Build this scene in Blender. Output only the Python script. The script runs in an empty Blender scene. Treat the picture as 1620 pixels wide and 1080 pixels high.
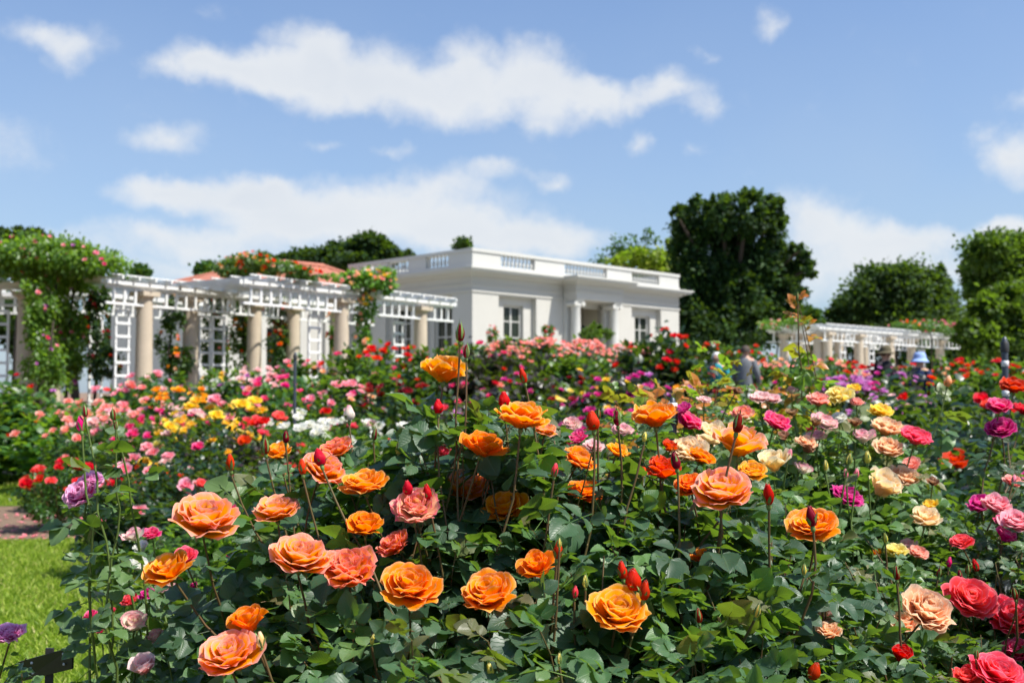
import bpy, math
import numpy as np
from mathutils import Vector, Matrix, Quaternion

rng = np.random.default_rng(11)
sc = bpy.context.scene
COL = sc.collection
PI = math.pi

# ------------------------------------------------------------------ camera
F = 1695.0                      # focal length in pixels of the 1620 px wide photograph
EYE = 1.25
PITCH = math.atan(80 / F)
cam_d = bpy.data.cameras.new('camera')
cam_d.sensor_width = 36
cam_d.lens = F / 1620 * 36
cam_d.clip_start = 0.05
cam_d.clip_end = 3000
cam_d.dof.use_dof = True
cam_d.dof.focus_distance = 1.95
cam_d.dof.aperture_fstop = 6.2
cam_d.dof.aperture_blades = 9
cam = bpy.data.objects.new('camera', cam_d)
COL.objects.link(cam)
cam.location = (0, 0, EYE)
cam.rotation_euler = (PI / 2 + PITCH, 0, 0)
sc.camera = cam
sc.render.resolution_x, sc.render.resolution_y = 1024, 682


def at(px, py, D):
    """world point seen at photo pixel px, py at ground distance D"""
    dx, dz = (px - 810) / F, (540 - py) / F
    y = math.cos(PITCH) - dz * math.sin(PITCH)
    z = math.sin(PITCH) + dz * math.cos(PITCH)
    return Vector((dx / y * D, D, EYE + z / y * D))


def to_px(P):
    P = np.asarray(P, float) - np.array([0, 0, EYE])
    c, s = math.cos(PITCH), math.sin(PITCH)
    dep = P[..., 1] * c + P[..., 2] * s
    up = -P[..., 1] * s + P[..., 2] * c
    return 810 + F * P[..., 0] / dep, 540 - F * up / dep, dep


def ground_z(x, y):
    t = np.clip((np.asarray(y, float) - 14) / 8, 0, 1)
    return 0.45 * t * t * (3 - 2 * t)


# ------------------------------------------------------------------ light
SUN_DIR = Vector((1.0, -0.48, 0)).normalized() * math.cos(math.radians(58)) + Vector((0, 0, math.sin(math.radians(58))))
sun_d = bpy.data.lights.new('sun', 'SUN')
sun_d.energy = 4.8
sun_d.angle = math.radians(0.53)
sun_d.color = (1.0, 0.955, 0.88)
sun = bpy.data.objects.new('sun', sun_d)
COL.objects.link(sun)
sun.location = (0, 0, 20)
sun.rotation_euler = SUN_DIR.to_track_quat('Z', 'Y').to_euler()

w = bpy.data.worlds.new('World')
sc.world = w
w.use_nodes = True
nt = w.node_tree
nt.nodes.clear()
N, L = nt.nodes.new, nt.links.new


def mnode(nt, op, a, b=None, c=None, clamp=False):
    n = nt.nodes.new('ShaderNodeMath')
    n.operation = op
    n.use_clamp = clamp
    for i, v in enumerate((a, b, c)):
        if v is None:
            continue
        if isinstance(v, (int, float)):
            n.inputs[i].default_value = v
        else:
            nt.links.new(v, n.inputs[i])
    return n.outputs[0]


sky = N('ShaderNodeTexSky')
sky.sky_type = 'NISHITA'
sky.sun_disc = False
sky.sun_elevation = math.radians(58)
sky.sun_rotation = math.atan2(SUN_DIR.x, SUN_DIR.y)
sky.altitude = 200
sky.air_density = 1.15
sky.dust_density = 1.2
sky.ozone_density = 2.2
tc = N('ShaderNodeTexCoord')
nrm = N('ShaderNodeVectorMath'); nrm.operation = 'NORMALIZE'
L(tc.outputs['Generated'], nrm.inputs[0])
sx = N('ShaderNodeSeparateXYZ'); L(nrm.outputs[0], sx.inputs[0])
az = mnode(nt, 'ARCTAN2', sx.outputs[0], sx.outputs[1])
el = mnode(nt, 'ARCSINE', sx.outputs[2])
pc = N('ShaderNodeCombineXYZ'); L(az, pc.inputs[0]); L(el, pc.inputs[1])


def noise(nt, vec, scale, detail=5, rough=.55, dist=0.0):
    n = nt.nodes.new('ShaderNodeTexNoise')
    n.inputs['Scale'].default_value = scale
    n.inputs['Detail'].default_value = detail
    n.inputs['Roughness'].default_value = rough
    n.inputs['Distortion'].default_value = dist
    if vec is not None:
        nt.links.new(vec, n.inputs['Vector'])
    return n


def vmath(nt, op, a, b):
    n = nt.nodes.new('ShaderNodeVectorMath'); n.operation = op
    for i, v in enumerate((a, b)):
        if isinstance(v, tuple):
            n.inputs[i].default_value = v
        elif isinstance(v, (int, float)):
            n.inputs['Scale'].default_value = v
        else:
            nt.links.new(v, n.inputs[i])
    return n.outputs[0]


wn = noise(nt, pc.outputs[0], 12, 8, .58)
w0 = vmath(nt, 'SUBTRACT', wn.outputs['Color'], (.5, .5, .5))
w1 = vmath(nt, 'MULTIPLY', w0, (.085, .065, 0))
warped = vmath(nt, 'ADD', pc.outputs[0], w1)
CL = [  # cx, cy, rx, ry, weight  (directions of the clouds)
    (300, 95, 60, 38, 1), (370, 115, 90, 45, 1.1), (480, 75, 80, 50, 1.1), (480, 130, 120, 42, 1.2), (590, 105, 110, 60, 1.2), (700, 150, 125, 50, 1.3),
    (735, 95, 60, 48, 1), (830, 120, 90, 55, 1.1), (900, 155, 100, 45, 1), (980, 150, 90, 33, .9), (1065, 140, 60, 34, .9), (1110, 172, 36, 28, .7),
    (860, 192, 50, 28, .6), (1015, 215, 24, 26, .7), (1095, 235, 20, 16, .35),
    (60, 42, 70, 26, .7), (105, 70, 50, 45, .85), (165, 50, 50, 36, .45), (330, 12, 60, 20, .3),
    (257, 218, 75, 26, .9), (632, 238, 42, 14, .6), (505, 220, 42, 14, .5),
    (250, 308, 95, 30, 1), (370, 305, 125, 42, 1.1), (440, 290, 90, 34, .9), (480, 335, 130, 42, .9), (600, 305, 100, 34, .8), (700, 285, 85, 38, .8),
    (790, 272, 52, 26, .9), (870, 282, 42, 20, .8), (230, 372, 130, 30, .8), (400, 375, 170, 42, .9), (600, 365, 200, 55, .95), (800, 375, 160, 40, .9),
    (880, 378, 90, 30, .8), (700, 335, 200, 50, .75), (300, 425, 260, 40, .8),
    (1285, 350, 85, 48, 1), (1370, 385, 120, 52, 1), (1450, 368, 70, 32, .8), (1330, 440, 190, 60, .8), (1500, 430, 120, 30, .6),
    (1605, 240, 56, 42, 1.3), (1575, 362, 62, 28, .9), (1615, 372, 62, 36, 1), (1212, 26, 42, 22, .7), (1102, 76, 17, 13, .4), (1600, 165, 32, 13, .4),
    (50, 385, 120, 36, .4), (-160, 200, 200, 70, 1), (-420, 120, 260, 60, 1), (1900, 160, 220, 60, 1), (2150, 330, 260, 60, 1), (810, -240, 260, 60, .9), (200, -300, 220, 60, .9),
]
tot = None
for cx, cy, rx, ry, wt in CL:
    d = (at(cx, cy, 1.0) - Vector((0, 0, EYE))).normalized()
    a0, e0 = math.atan2(d.x, d.y), math.asin(d.z)
    ang = 1.12
    v = vmath(nt, 'SUBTRACT', warped, (a0, e0, 0))
    v = vmath(nt, 'MULTIPLY', v, (F / rx / ang, F / ry / ang, 0))
    g = N('ShaderNodeTexGradient'); g.gradient_type = 'SPHERICAL'
    L(v, g.inputs[0])
    r = mnode(nt, 'MULTIPLY', g.outputs['Fac'], wt)
    tot = r if tot is None else mnode(nt, 'ADD', tot, r)
n2 = noise(nt, pc.outputs[0], 26, 9, .68, .25)
n3 = noise(nt, pc.outputs[0], 7, 3, .5)
dens = mnode(nt, 'ADD', tot, mnode(nt, 'MULTIPLY', mnode(nt, 'SUBTRACT', n2.outputs['Fac'], .5), .85))
mr = N('ShaderNodeMapRange'); mr.interpolation_type = 'SMOOTHSTEP'
mr.inputs['From Min'].default_value = .04; mr.inputs['From Max'].default_value = 1.12
L(dens, mr.inputs['Value'])
mask = mnode(nt, 'MULTIPLY', mr.outputs[0], .90)
# pale air towards the horizon and a little streakiness
hz = N('ShaderNodeMapRange'); hz.inputs['From Min'].default_value = .0; hz.inputs['From Max'].default_value = .42
hz.inputs['To Min'].default_value = .60; hz.inputs['To Max'].default_value = .10
L(el, hz.inputs['Value'])
hzv = mnode(nt, 'MULTIPLY', hz.outputs[0], mnode(nt, 'ADD', mnode(nt, 'MULTIPLY', n3.outputs['Fac'], .7), .65), clamp=True)
SKYS = 0.085
def rgb(nt, c):
    n = nt.nodes.new('ShaderNodeRGB'); n.outputs[0].default_value = (*c, 1); return n.outputs[0]
def mix(nt, f, a, b, mode='MIX'):
    n = nt.nodes.new('ShaderNodeMix'); n.data_type = 'RGBA'; n.blend_type = mode
    for s, v in ((0, f), (6, a), (7, b)):
        if isinstance(v, (int, float)):
            n.inputs[s].default_value = v
        elif isinstance(v, tuple):
            n.inputs[s].default_value = (*v, 1)
        else:
            nt.links.new(v, n.inputs[s])
    return n.outputs[2]
skyc = mix(nt, 1.0, sky.outputs[0], (.82, .96, 1.17), 'MULTIPLY')
c1 = mix(nt, hzv, skyc, (3.6, 4.4, 5.35))
shade = noise(nt, pc.outputs[0], 9, 4, .5)
cc = mix(nt, mnode(nt, 'MULTIPLY', shade.outputs['Fac'], mnode(nt, 'SUBTRACT', tot, .3, clamp=True), clamp=True), (6.3, 6.4, 6.45), (4.9, 5.25, 5.75))
c2 = mix(nt, mask, c1, cc)
bg = N('ShaderNodeBackground'); bg.inputs['Strength'].default_value = SKYS
L(c2, bg.inputs[0])
wo = N('ShaderNodeOutputWorld'); L(bg.outputs[0], wo.inputs[0])
w.cycles.sampling_method = 'MANUAL'
w.cycles.sample_map_resolution = 512

sc.view_settings.view_transform = 'Standard'
sc.view_settings.look = 'None'
sc.view_settings.exposure = 0.75
sc.view_settings.gamma = 1.0
sc.cycles.use_denoising = True
sc.cycles.max_bounces = 7
sc.cycles.diffuse_bounces = 3
sc.cycles.glossy_bounces = 2
sc.cycles.transmission_bounces = 4
sc.cycles.transparent_max_bounces = 4
sc.cycles.sample_clamp_indirect = 4
sc.cycles.use_adaptive_sampling = True
sc.cycles.adaptive_threshold = 0.02
sc.cycles.caustics_reflective = False
sc.cycles.caustics_refractive = False

# ------------------------------------------------------------------ helpers
def new_mat(name):
    m = bpy.data.materials.new(name)
    m.use_nodes = True
    n = m.node_tree
    p = n.nodes['Principled BSDF']
    return m, n, p


def simple_mat(name, col, rough=.6, spec=.4, var=.12, nscale=6, bump=0.0, bscale=60, metal=0):
    m, n, p = new_mat(name)
    tcn = n.nodes.new('ShaderNodeTexCoord')
    nz = noise(n, tcn.outputs['Object'], nscale, 6, .6)
    lo = tuple(c * (1 - var) for c in col); hi = tuple(min(1, c * (1 + var)) for c in col)
    n.links.new(mix(n, nz.outputs['Fac'], lo, hi), p.inputs['Base Color'])
    p.inputs['Roughness'].default_value = rough
    p.inputs['Specular IOR Level'].default_value = spec
    p.inputs['Metallic'].default_value = metal
    if bump:
        b = n.nodes.new('ShaderNodeBump'); b.inputs['Strength'].default_value = bump; b.inputs['Distance'].default_value = .01
        nb = noise(n, tcn.outputs['Object'], bscale, 4, .6)
        n.links.new(nb.outputs['Fac'], b.inputs['Height'])
        n.links.new(b.outputs[0], p.inputs['Normal'])
    return m


def mesh_np(name, V, Q, attrs=None, mats=None, smooth=True, midx=None):
    """mesh from arrays: V (n,3), Q (m,4) quads or list of arrays of faces"""
    me = bpy.data.meshes.new(name)
    V = np.ascontiguousarray(V, np.float32)
    if isinstance(Q, list):
        loops = np.concatenate([q.reshape(-1) for q in Q])
        tots = np.concatenate([np.full(len(q), q.shape[1]) for q in Q])
    else:
        loops = Q.reshape(-1); tots = np.full(len(Q), Q.shape[1])
    me.vertices.add(len(V)); me.vertices.foreach_set('co', V.reshape(-1))
    me.loops.add(len(loops)); me.loops.foreach_set('vertex_index', loops.astype(np.int32))
    me.polygons.add(len(tots))
    st = np.concatenate([[0], np.cumsum(tots)[:-1]]).astype(np.int32)
    me.polygons.foreach_set('loop_start', st)
    me.polygons.foreach_set('use_smooth', np.full(len(tots), smooth))
    if midx is not None:
        me.polygons.foreach_set('material_index', midx.astype(np.int32))
    for k, a in (attrs or {}).items():
        a = np.ascontiguousarray(a, np.float32)
        if a.ndim == 1:
            me.attributes.new(k, 'FLOAT', 'POINT').data.foreach_set('value', a)
        else:
            me.attributes.new(k, 'FLOAT_VECTOR', 'POINT').data.foreach_set('vector', a.reshape(-1))
    for m in (mats or []):
        me.materials.append(m)
    me.update(calc_edges=True)
    return me


def link(name, me, parent=None, loc=(0, 0, 0), rot=None, scale=None, mat=None):
    o = bpy.data.objects.new(name, me)
    COL.objects.link(o)
    o.parent = parent
    o.location = loc
    if rot is not None:
        if isinstance(rot, Quaternion):
            o.rotation_mode = 'QUATERNION'; o.rotation_quaternion = rot
        else:
            o.rotation_euler = rot
    if scale is not None:
        o.scale = (scale,) * 3 if isinstance(scale, (int, float)) else scale
    if mat is not None:
        if not me.materials:
            me.materials.append(mat)
        o.material_slots[0].link = 'OBJECT'
        o.material_slots[0].material = mat
    return o


def thing(name, label, cat, loc=(0, 0, 0), rotz=0, group=None):
    o = link(name, None, None, loc, (0, 0, rotz))
    o['label'] = label; o['category'] = cat
    if group:
        o['group'] = group
    return o


def grid_faces(nu, nv, off=0, wrap=False):
    """quads of a grid of nv rows, nu verts a row"""
    a = np.arange(nv - 1)[:, None] * nu
    if wrap:
        b = np.arange(nu)[None]; c = (b + 1) % nu
    else:
        b = np.arange(nu - 1)[None]; c = b + 1
    q = np.stack([a + b, a + c, a + nu + c, a + nu + b], -1).reshape(-1, 4)
    return q + off


class MB:
    """collects shapes for ONE mesh"""
    def __init__(s): s.V = []; s.Q = []; s.n = 0; s.A = []
    def add(s, V, Q, a=None):
        V = np.asarray(V, float)
        s.V.append(V); s.Q.append(np.asarray(Q) + s.n); s.n += len(V)
        s.A.append(np.zeros((len(V), 3)) if a is None else a)
    def box(s, x0, x1, y0, y1, z0, z1, M=None):
        V = np.array([(x, y, z) for z in (z0, z1) for y in (y0, y1) for x in (x0, x1)], float)
        Q = np.array([(0, 2, 3, 1), (4, 5, 7, 6), (0, 1, 5, 4), (2, 6, 7, 3), (0, 4, 6, 2), (1, 3, 7, 5)])
        if M is not None:
            V = V @ np.array(M.to_3x3()).T + np.array(M.translation)
        s.add(V, Q)
    def bar(s, p, q, wd, ht):
        """box from p to q, wd wide and ht high"""
        p, q = Vector(p), Vector(q); d = (q - p)
        x = d.normalized(); up = Vector((0, 0, 1)) if abs(x.z) < .95 else Vector((0, 1, 0))
        y = up.cross(x).normalized(); z = x.cross(y)
        M = Matrix((x, y, z)).transposed().to_4x4(); M.translation = p
        s.box(0, d.length, -wd / 2, wd / 2, -ht / 2, ht / 2, M)
    def tube(s, pts, rad, n=6, cap=True):
        pts = np.asarray(pts, float); rad = np.broadcast_to(rad, len(pts)).astype(float)
        T = np.gradient(pts, axis=0); T /= np.linalg.norm(T, axis=1)[:, None] + 1e-9
        ref = np.array([0.31, 0.87, 0.1]); 
        U = np.cross(T, ref); U /= np.linalg.norm(U, axis=1)[:, None] + 1e-9
        W = np.cross(T, U)
        a = np.arange(n) / n * 2 * PI
        R = pts[:, None] + rad[:, None, None] * (np.cos(a)[None, :, None] * U[:, None] + np.sin(a)[None, :, None] * W[:, None])
        V = R.reshape(-1, 3)
        Q = grid_faces(n, len(pts), 0, True)
        s.add(V, Q)
        if cap:
            for k, base in ((0, 0), (1, (len(pts) - 1) * n)):
                c = len(V)
                s.add(np.vstack([V[base:base + n], V[base:base + n].mean(0)]),
                      np.array([(i, (i + 1) % n, n, n) for i in range(n)]))
    def lathe(s, prof, n=20, c=(0, 0, 0)):
        prof = np.asarray(prof, float)
        a = np.arange(n) / n * 2 * PI
        V = np.stack([prof[:, 0][:, None] * np.cos(a), prof[:, 0][:, None] * np.sin(a), np.repeat(prof[:, 1][:, None], n, 1)], -1).reshape(-1, 3) + np.array(c)
        s.add(V, grid_faces(n, len(prof), 0, True))
    def mesh(s, name, mat=None, smooth=False):
        V = np.vstack(s.V); Q = np.vstack(s.Q)
        deg = Q[:, 2] == Q[:, 3]
        fs = [Q[~deg]]
        if deg.any():
            fs.append(Q[deg][:, :3])
        return mesh_np(name, V, fs, {'pc': np.vstack(s.A)}, [mat] if mat else None, smooth)
    def build(s, name, mat, parent=None, smooth=False, **k):
        return link(name, s.mesh(name, mat, smooth), parent, **k)


def instance(T, R, P, S, rnd):
    """T = (V, Q, pc) template; R (n,3,3), P (n,3), S (n,) -> arrays of the n copies"""
    V, Q, pcs = T
    n = len(P)
    VV = np.einsum('nij,vj->nvi', R, V) * S[:, None, None] + P[:, None]
    QQ = (Q[None] + (np.arange(n) * len(V))[:, None, None]).reshape(-1, 4)
    return VV.reshape(-1, 3), QQ, np.tile(pcs, (n, 1)), np.repeat(rnd, len(V))


def merge(parts):
    off = 0; V, Q, A, B = [], [], [], []
    for v, q, a, b in parts:
        V.append(v); Q.append(q + off); A.append(a); B.append(b); off += len(v)
    return np.vstack(V), np.vstack(Q), np.vstack(A), np.concatenate(B)


def unit(a):
    a = np.asarray(a, float)
    return a / (np.linalg.norm(a, axis=-1, keepdims=True) + 1e-9)


def frames(d, n):
    """rotation matrices with x = d and z close to n"""
    x = unit(d); y = unit(np.cross(n, x)); z = np.cross(x, y)
    return np.stack([x, y, z], -1)


# ------------------------------------------------------------------ plant materials
def attr(n, name):
    a = n.nodes.new('ShaderNodeAttribute'); a.attribute_name = name
    return a


def leaf_mat(name, cols, rough=.38, trans=.28, veins=False, under=None, spec=.5):
    """cols: leaf colours spread over the leaves by their own random number"""
    m, n, p = new_mat(name)
    r = attr(n, 'rnd')
    ramp = n.nodes.new('ShaderNodeValToRGB')
    cr = ramp.color_ramp
    while len(cr.elements) < len(cols):
        cr.elements.new(.5)
    for i, (c, pos) in enumerate(cols):
        cr.elements[i].position = pos; cr.elements[i].color = (*c, 1)
    n.links.new(r.outputs['Fac'], ramp.inputs[0])
    col = ramp.outputs[0]
    oi = n.nodes.new('ShaderNodeObjectInfo')
    hs = n.nodes.new('ShaderNodeHueSaturation')
    n.links.new(mnode(n, 'MULTIPLY_ADD', oi.outputs['Random'], .03, .485), hs.inputs['Hue'])
    n.links.new(mnode(n, 'MULTIPLY_ADD', oi.outputs['Random'], .4, .8), hs.inputs['Value'])
    n.links.new(col, hs.inputs['Color'])
    col = hs.outputs[0]
    if veins:
        pcn = attr(n, 'pc'); s = n.nodes.new('ShaderNodeSeparateXYZ'); n.links.new(pcn.outputs['Vector'], s.inputs[0])
        au = mnode(n, 'ABSOLUTE', s.outputs[0])
        mid = n.nodes.new('ShaderNodeMapRange'); mid.inputs['From Min'].default_value = .02; mid.inputs['From Max'].default_value = .09
        mid.inputs['To Min'].default_value = .55; mid.inputs['To Max'].default_value = 0
        n.links.new(au, mid.inputs[0])
        ph = mnode(n, 'SUBTRACT', mnode(n, 'MULTIPLY', s.outputs[1], 9.0), mnode(n, 'MULTIPLY', au, 3.2))
        fr = mnode(n, 'ABSOLUTE', mnode(n, 'SUBTRACT', mnode(n, 'FRACT', ph), .5))
        sv = n.nodes.new('ShaderNodeMapRange'); sv.inputs['From Min'].default_value = 0; sv.inputs['From Max'].default_value = .12
        sv.inputs['To Min'].default_value = .36; sv.inputs['To Max'].default_value = 0
        n.links.new(fr, sv.inputs[0])
        f = mnode(n, 'MAXIMUM', mid.outputs[0], sv.outputs[0])
        light = mix(n, .35, col, (.30, .42, .16))
        col = mix(n, f, col, light)
        b = n.nodes.new('ShaderNodeBump'); b.inputs['Strength'].default_value = .35; b.inputs['Distance'].default_value = .003
        n.links.new(mnode(n, 'SUBTRACT', 1.0, f), b.inputs['Height'])
        n.links.new(b.outputs[0], p.inputs['Normal'])
    if under:
        geo = n.nodes.new('ShaderNodeNewGeometry')
        col = mix(n, mnode(n, 'MULTIPLY', geo.outputs['Backfacing'], .6), col, under)
    n.links.new(col, p.inputs['Base Color'])
    p.inputs['Roughness'].default_value = rough
    p.inputs['Specular IOR Level'].default_value = spec
    tr = n.nodes.new('ShaderNodeBsdfTranslucent')
    tcol = mix(n, .65, col, (.32, .55, .03))
    n.links.new(mix(n, 1.0, tcol, (1.5, 1.5, 1.2), 'MULTIPLY'), tr.inputs[0])
    ms = n.nodes.new('ShaderNodeMixShader'); ms.inputs[0].default_value = trans
    n.links.new(p.outputs[0], ms.inputs[1]); n.links.new(tr.outputs[0], ms.inputs[2])
    n.links.new(ms.outputs[0], n.nodes['Material Output'].inputs[0])
    return m


G = {
    'front': leaf_mat('rose_leaf', [((.005, .022, .010), 0), ((.014, .050, .019), .5), ((.034, .095, .024), .84), ((.12, .24, .03), .94), ((.15, .05, .02), 1)], .43, .20, True, (.045, .09, .045), .42),
    'light': leaf_mat('pale_rose_leaf', [((.012, .042, .012), 0), ((.030, .090, .020), .5), ((.08, .19, .025), .9), ((.2, .07, .03), 1)], .4, .2, True, (.10, .17, .07)),
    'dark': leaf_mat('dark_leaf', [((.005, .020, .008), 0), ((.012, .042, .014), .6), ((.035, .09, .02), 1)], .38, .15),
    'mid': leaf_mat('green_leaf', [((.011, .035, .009), 0), ((.030, .085, .015), .6), ((.085, .18, .025), .93), ((.18, .07, .02), 1)], .42, .24),
    'lime': leaf_mat('lime_leaf', [((.02, .06, .010), 0), ((.07, .17, .02), .6), ((.16, .29, .03), 1)], .45, .35),
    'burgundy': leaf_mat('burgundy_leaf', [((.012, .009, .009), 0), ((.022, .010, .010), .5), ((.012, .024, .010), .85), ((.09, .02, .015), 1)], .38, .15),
    'bronze': leaf_mat('bronze_leaf', [((.05, .10, .02), 0), ((.12, .2, .02), .45), ((.34, .13, .02), .6), ((.38, .07, .02), 1)], .4, .35),
    'tree_dark': leaf_mat('dark_tree_leaf', [((.004, .014, .005), 0), ((.011, .034, .008), .6), ((.045, .10, .015), 1)], .6, .14, spec=.2),
    'tree_mid': leaf_mat('green_tree_leaf', [((.010, .032, .010), 0), ((.02, .06, .014), .6), ((.045, .11, .02), 1)], .6, .18, spec=.2),
    'tree_bright': leaf_mat('bright_tree_leaf', [((.014, .040, .008), 0), ((.045, .09, .012), .6), ((.15, .21, .025), 1)], .55, .22, spec=.25),  # lighter, yellower green leaf colours
    'tree_yellow': leaf_mat('yellow_tree_leaf', [((.10, .16, .01), 0), ((.22, .28, .015), .6), ((.36, .36, .03), 1)], .5, .35),
}


def petal_mat(name, inner, mid, edge, epos=.72, vein=.12, trans=.48, rough=.5):
    m, n, p = new_mat(name + '_petal')
    a = attr(n, 'pc'); s = n.nodes.new('ShaderNodeSeparateXYZ'); n.links.new(a.outputs['Vector'], s.inputs[0])
    u, v, t = s.outputs
    uu = mnode(n, 'MULTIPLY', mnode(n, 'POWER', mnode(n, 'ABSOLUTE', u), 3.0), .16)
    tcn = n.nodes.new('ShaderNodeTexCoord')
    nz = noise(n, tcn.outputs['Object'], 5.0, 3, .6)
    e = mnode(n, 'ADD', mnode(n, 'ADD', v, uu), mnode(n, 'MULTIPLY_ADD', nz.outputs['Fac'], .3, -.15))
    r = n.nodes.new('ShaderNodeMapRange'); r.interpolation_type = 'SMOOTHSTEP'
    r.inputs['From Min'].default_value = epos; r.inputs['From Max'].default_value = 1.05
    n.links.new(e, r.inputs[0])
    base = mix(n, mnode(n, 'SMOOTH_MIN', mnode(n, 'MULTIPLY', t, 1.08), 1.0, .2), inner, mid)
    col = mix(n, r.outputs[0], base, edge)
    rim = n.nodes.new('ShaderNodeMapRange'); rim.inputs['From Min'].default_value = .93; rim.inputs['From Max'].default_value = 1.0
    rim.inputs['To Max'].default_value = .24
    n.links.new(mnode(n, 'MAXIMUM', v, mnode(n, 'MULTIPLY', mnode(n, 'ABSOLUTE', u), .985)), rim.inputs[0])
    col = mix(n, rim.outputs[0], col, (1, .93, .80))  # narrow highlight painted into the colour so petal edges seem to glow
    col = mix(n, mnode(n, 'MULTIPLY', mnode(n, 'SUBTRACT', nz.outputs['Fac'], .5, None, True), .9), col, mix(n, .5, col, inner))
    # fine lengthwise veins
    cb = n.nodes.new('ShaderNodeCombineXYZ')
    n.links.new(mnode(n, 'MULTIPLY', u, 14.0), cb.inputs[0]); n.links.new(mnode(n, 'MULTIPLY', v, 1.6), cb.inputs[1]); n.links.new(mnode(n, 'MULTIPLY', t, 37.0), cb.inputs[2])
    vn = noise(n, cb.outputs[0], 1.0, 3, .6)
    oi = n.nodes.new('ShaderNodeObjectInfo')
    hs = n.nodes.new('ShaderNodeHueSaturation')
    n.links.new(mnode(n, 'MULTIPLY_ADD', oi.outputs['Random'], .022, .489), hs.inputs['Hue'])
    n.links.new(mnode(n, 'MULTIPLY_ADD', vn.outputs['Fac'], vein * 2, 1 - vein), hs.inputs['Value'])
    n.links.new(col, hs.inputs['Color']); hs.inputs['Saturation'].default_value = 1.06
    n.links.new(hs.outputs[0], p.inputs['Base Color'])
    p.inputs['Roughness'].default_value = rough
    p.inputs['Specular IOR Level'].default_value = .22
    tr = n.nodes.new('ShaderNodeBsdfTranslucent'); n.links.new(hs.outputs[0], tr.inputs[0])
    b = n.nodes.new('ShaderNodeBump'); b.inputs['Strength'].default_value = .25; b.inputs['Distance'].default_value = .02
    n.links.new(vn.outputs['Fac'], b.inputs['Height']); n.links.new(b.outputs[0], p.inputs['Normal'])
    ms = n.nodes.new('ShaderNodeMixShader'); ms.inputs[0].default_value = trans
    n.links.new(p.outputs[0], ms.inputs[1]); n.links.new(tr.outputs[0], ms.inputs[2])
    n.links.new(ms.outputs[0], n.nodes['Material Output'].inputs[0])
    return m


PET = {
    'orange': petal_mat('orange', (1, .54, .012), (1, .31, .007), (1, .50, .12), .74),
    'deep_orange': petal_mat('deep_orange', (1, .32, .005), (.95, .20, .004), (1, .28, .02), .8),
    'orange_pink': petal_mat('orange_pink', (1, .64, .05), (1, .40, .025), (1, .42, .36), .71),
    'pink_striped': petal_mat('pink_striped', (1, .50, .16), (1, .66, .48), (.95, .20, .30), .86, .3),
    'pink_orange': petal_mat('pink_orange', (1, .45, .10), (1, .40, .06), (1, .28, .26), .72, .25),
    'red_orange': petal_mat('red_orange', (.95, .16, .01), (.9, .09, .008), (.85, .04, .01), .7),
    'red': petal_mat('red', (.72, .02, .008), (.68, .012, .01), (.75, .02, .02), .7),
    'scarlet': petal_mat('scarlet', (.85, .06, .01), (.8, .035, .01), (.8, .02, .015), .7),
    'dark_red': petal_mat('dark_red', (.28, .005, .01), (.3, .006, .012), (.36, .01, .02), .7),
    'coral': petal_mat('coral', (1, .20, .16), (.95, .10, .13), (1, .16, .24), .7),
    'hot_pink': petal_mat('hot_pink', (.9, .05, .2), (.85, .04, .24), (.95, .2, .42), .7),
    'magenta': petal_mat('magenta', (.7, .02, .26), (.6, .02, .24), (.8, .10, .40), .7),
    'spent': petal_mat('spent', (.22, .09, .04), (.35, .16, .08), (.5, .3, .18), .6),
    'purple': petal_mat('purple', (.75, .05, .30), (.80, .22, .52), (.92, .52, .78), .5, .3),
    'lilac': petal_mat('lilac', (.62, .15, .50), (.58, .17, .52), (.74, .36, .68), .6),
    'pink': petal_mat('pink', (1, .30, .36), (.98, .32, .42), (1, .56, .62), .6),
    'salmon': petal_mat('salmon', (1, .36, .26), (1, .36, .30), (1, .54, .48), .6),
    'pale_pink': petal_mat('pale_pink', (.95, .5, .45), (.95, .55, .52), (.95, .72, .72), .5),
    'white_pink': petal_mat('white_pink', (.95, .8, .66), (.9, .82, .72), (.85, .35, .45), .72, .15),
    'white': petal_mat('white', (.92, .9, .7), (.88, .88, .82), (.9, .9, .87), .6),
    'cream': petal_mat('cream', (1, .66, .25), (1, .74, .38), (.98, .84, .6), .6),
    'peach': petal_mat('peach', (1, .46, .16), (1, .52, .27), (.98, .74, .52), .55),
    'yellow': petal_mat('yellow', (1, .6, .03), (.98, .66, .06), (.98, .76, .16), .6),
    'lemon': petal_mat('lemon', (.95, .72, .08), (.95, .82, .2), (.95, .88, .4), .6),
    'amber': petal_mat('amber', (1, .38, .01), (1, .42, .02), (1, .5, .06), .6),
}
M_cane = simple_mat('rose_cane', (.11, .055, .03), .55, .4, .5, 9)
n_c = M_cane.node_tree
for nd in n_c.nodes:
    if nd.type == 'MIX':
        nd.inputs[6].default_value = (.075, .105, .025, 1); nd.inputs[7].default_value = (.15, .045, .028, 1)
M_green_cane = simple_mat('green_rose_cane', (.10, .15, .03), .5, .4, .35, 9)
M_calyx = simple_mat('calyx_green', (.13, .21, .05), .5, .4, .35, 20)
M_wood = simple_mat('bark', (.045, .036, .026), .9, .2, .4, 5, .6, 30)

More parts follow.
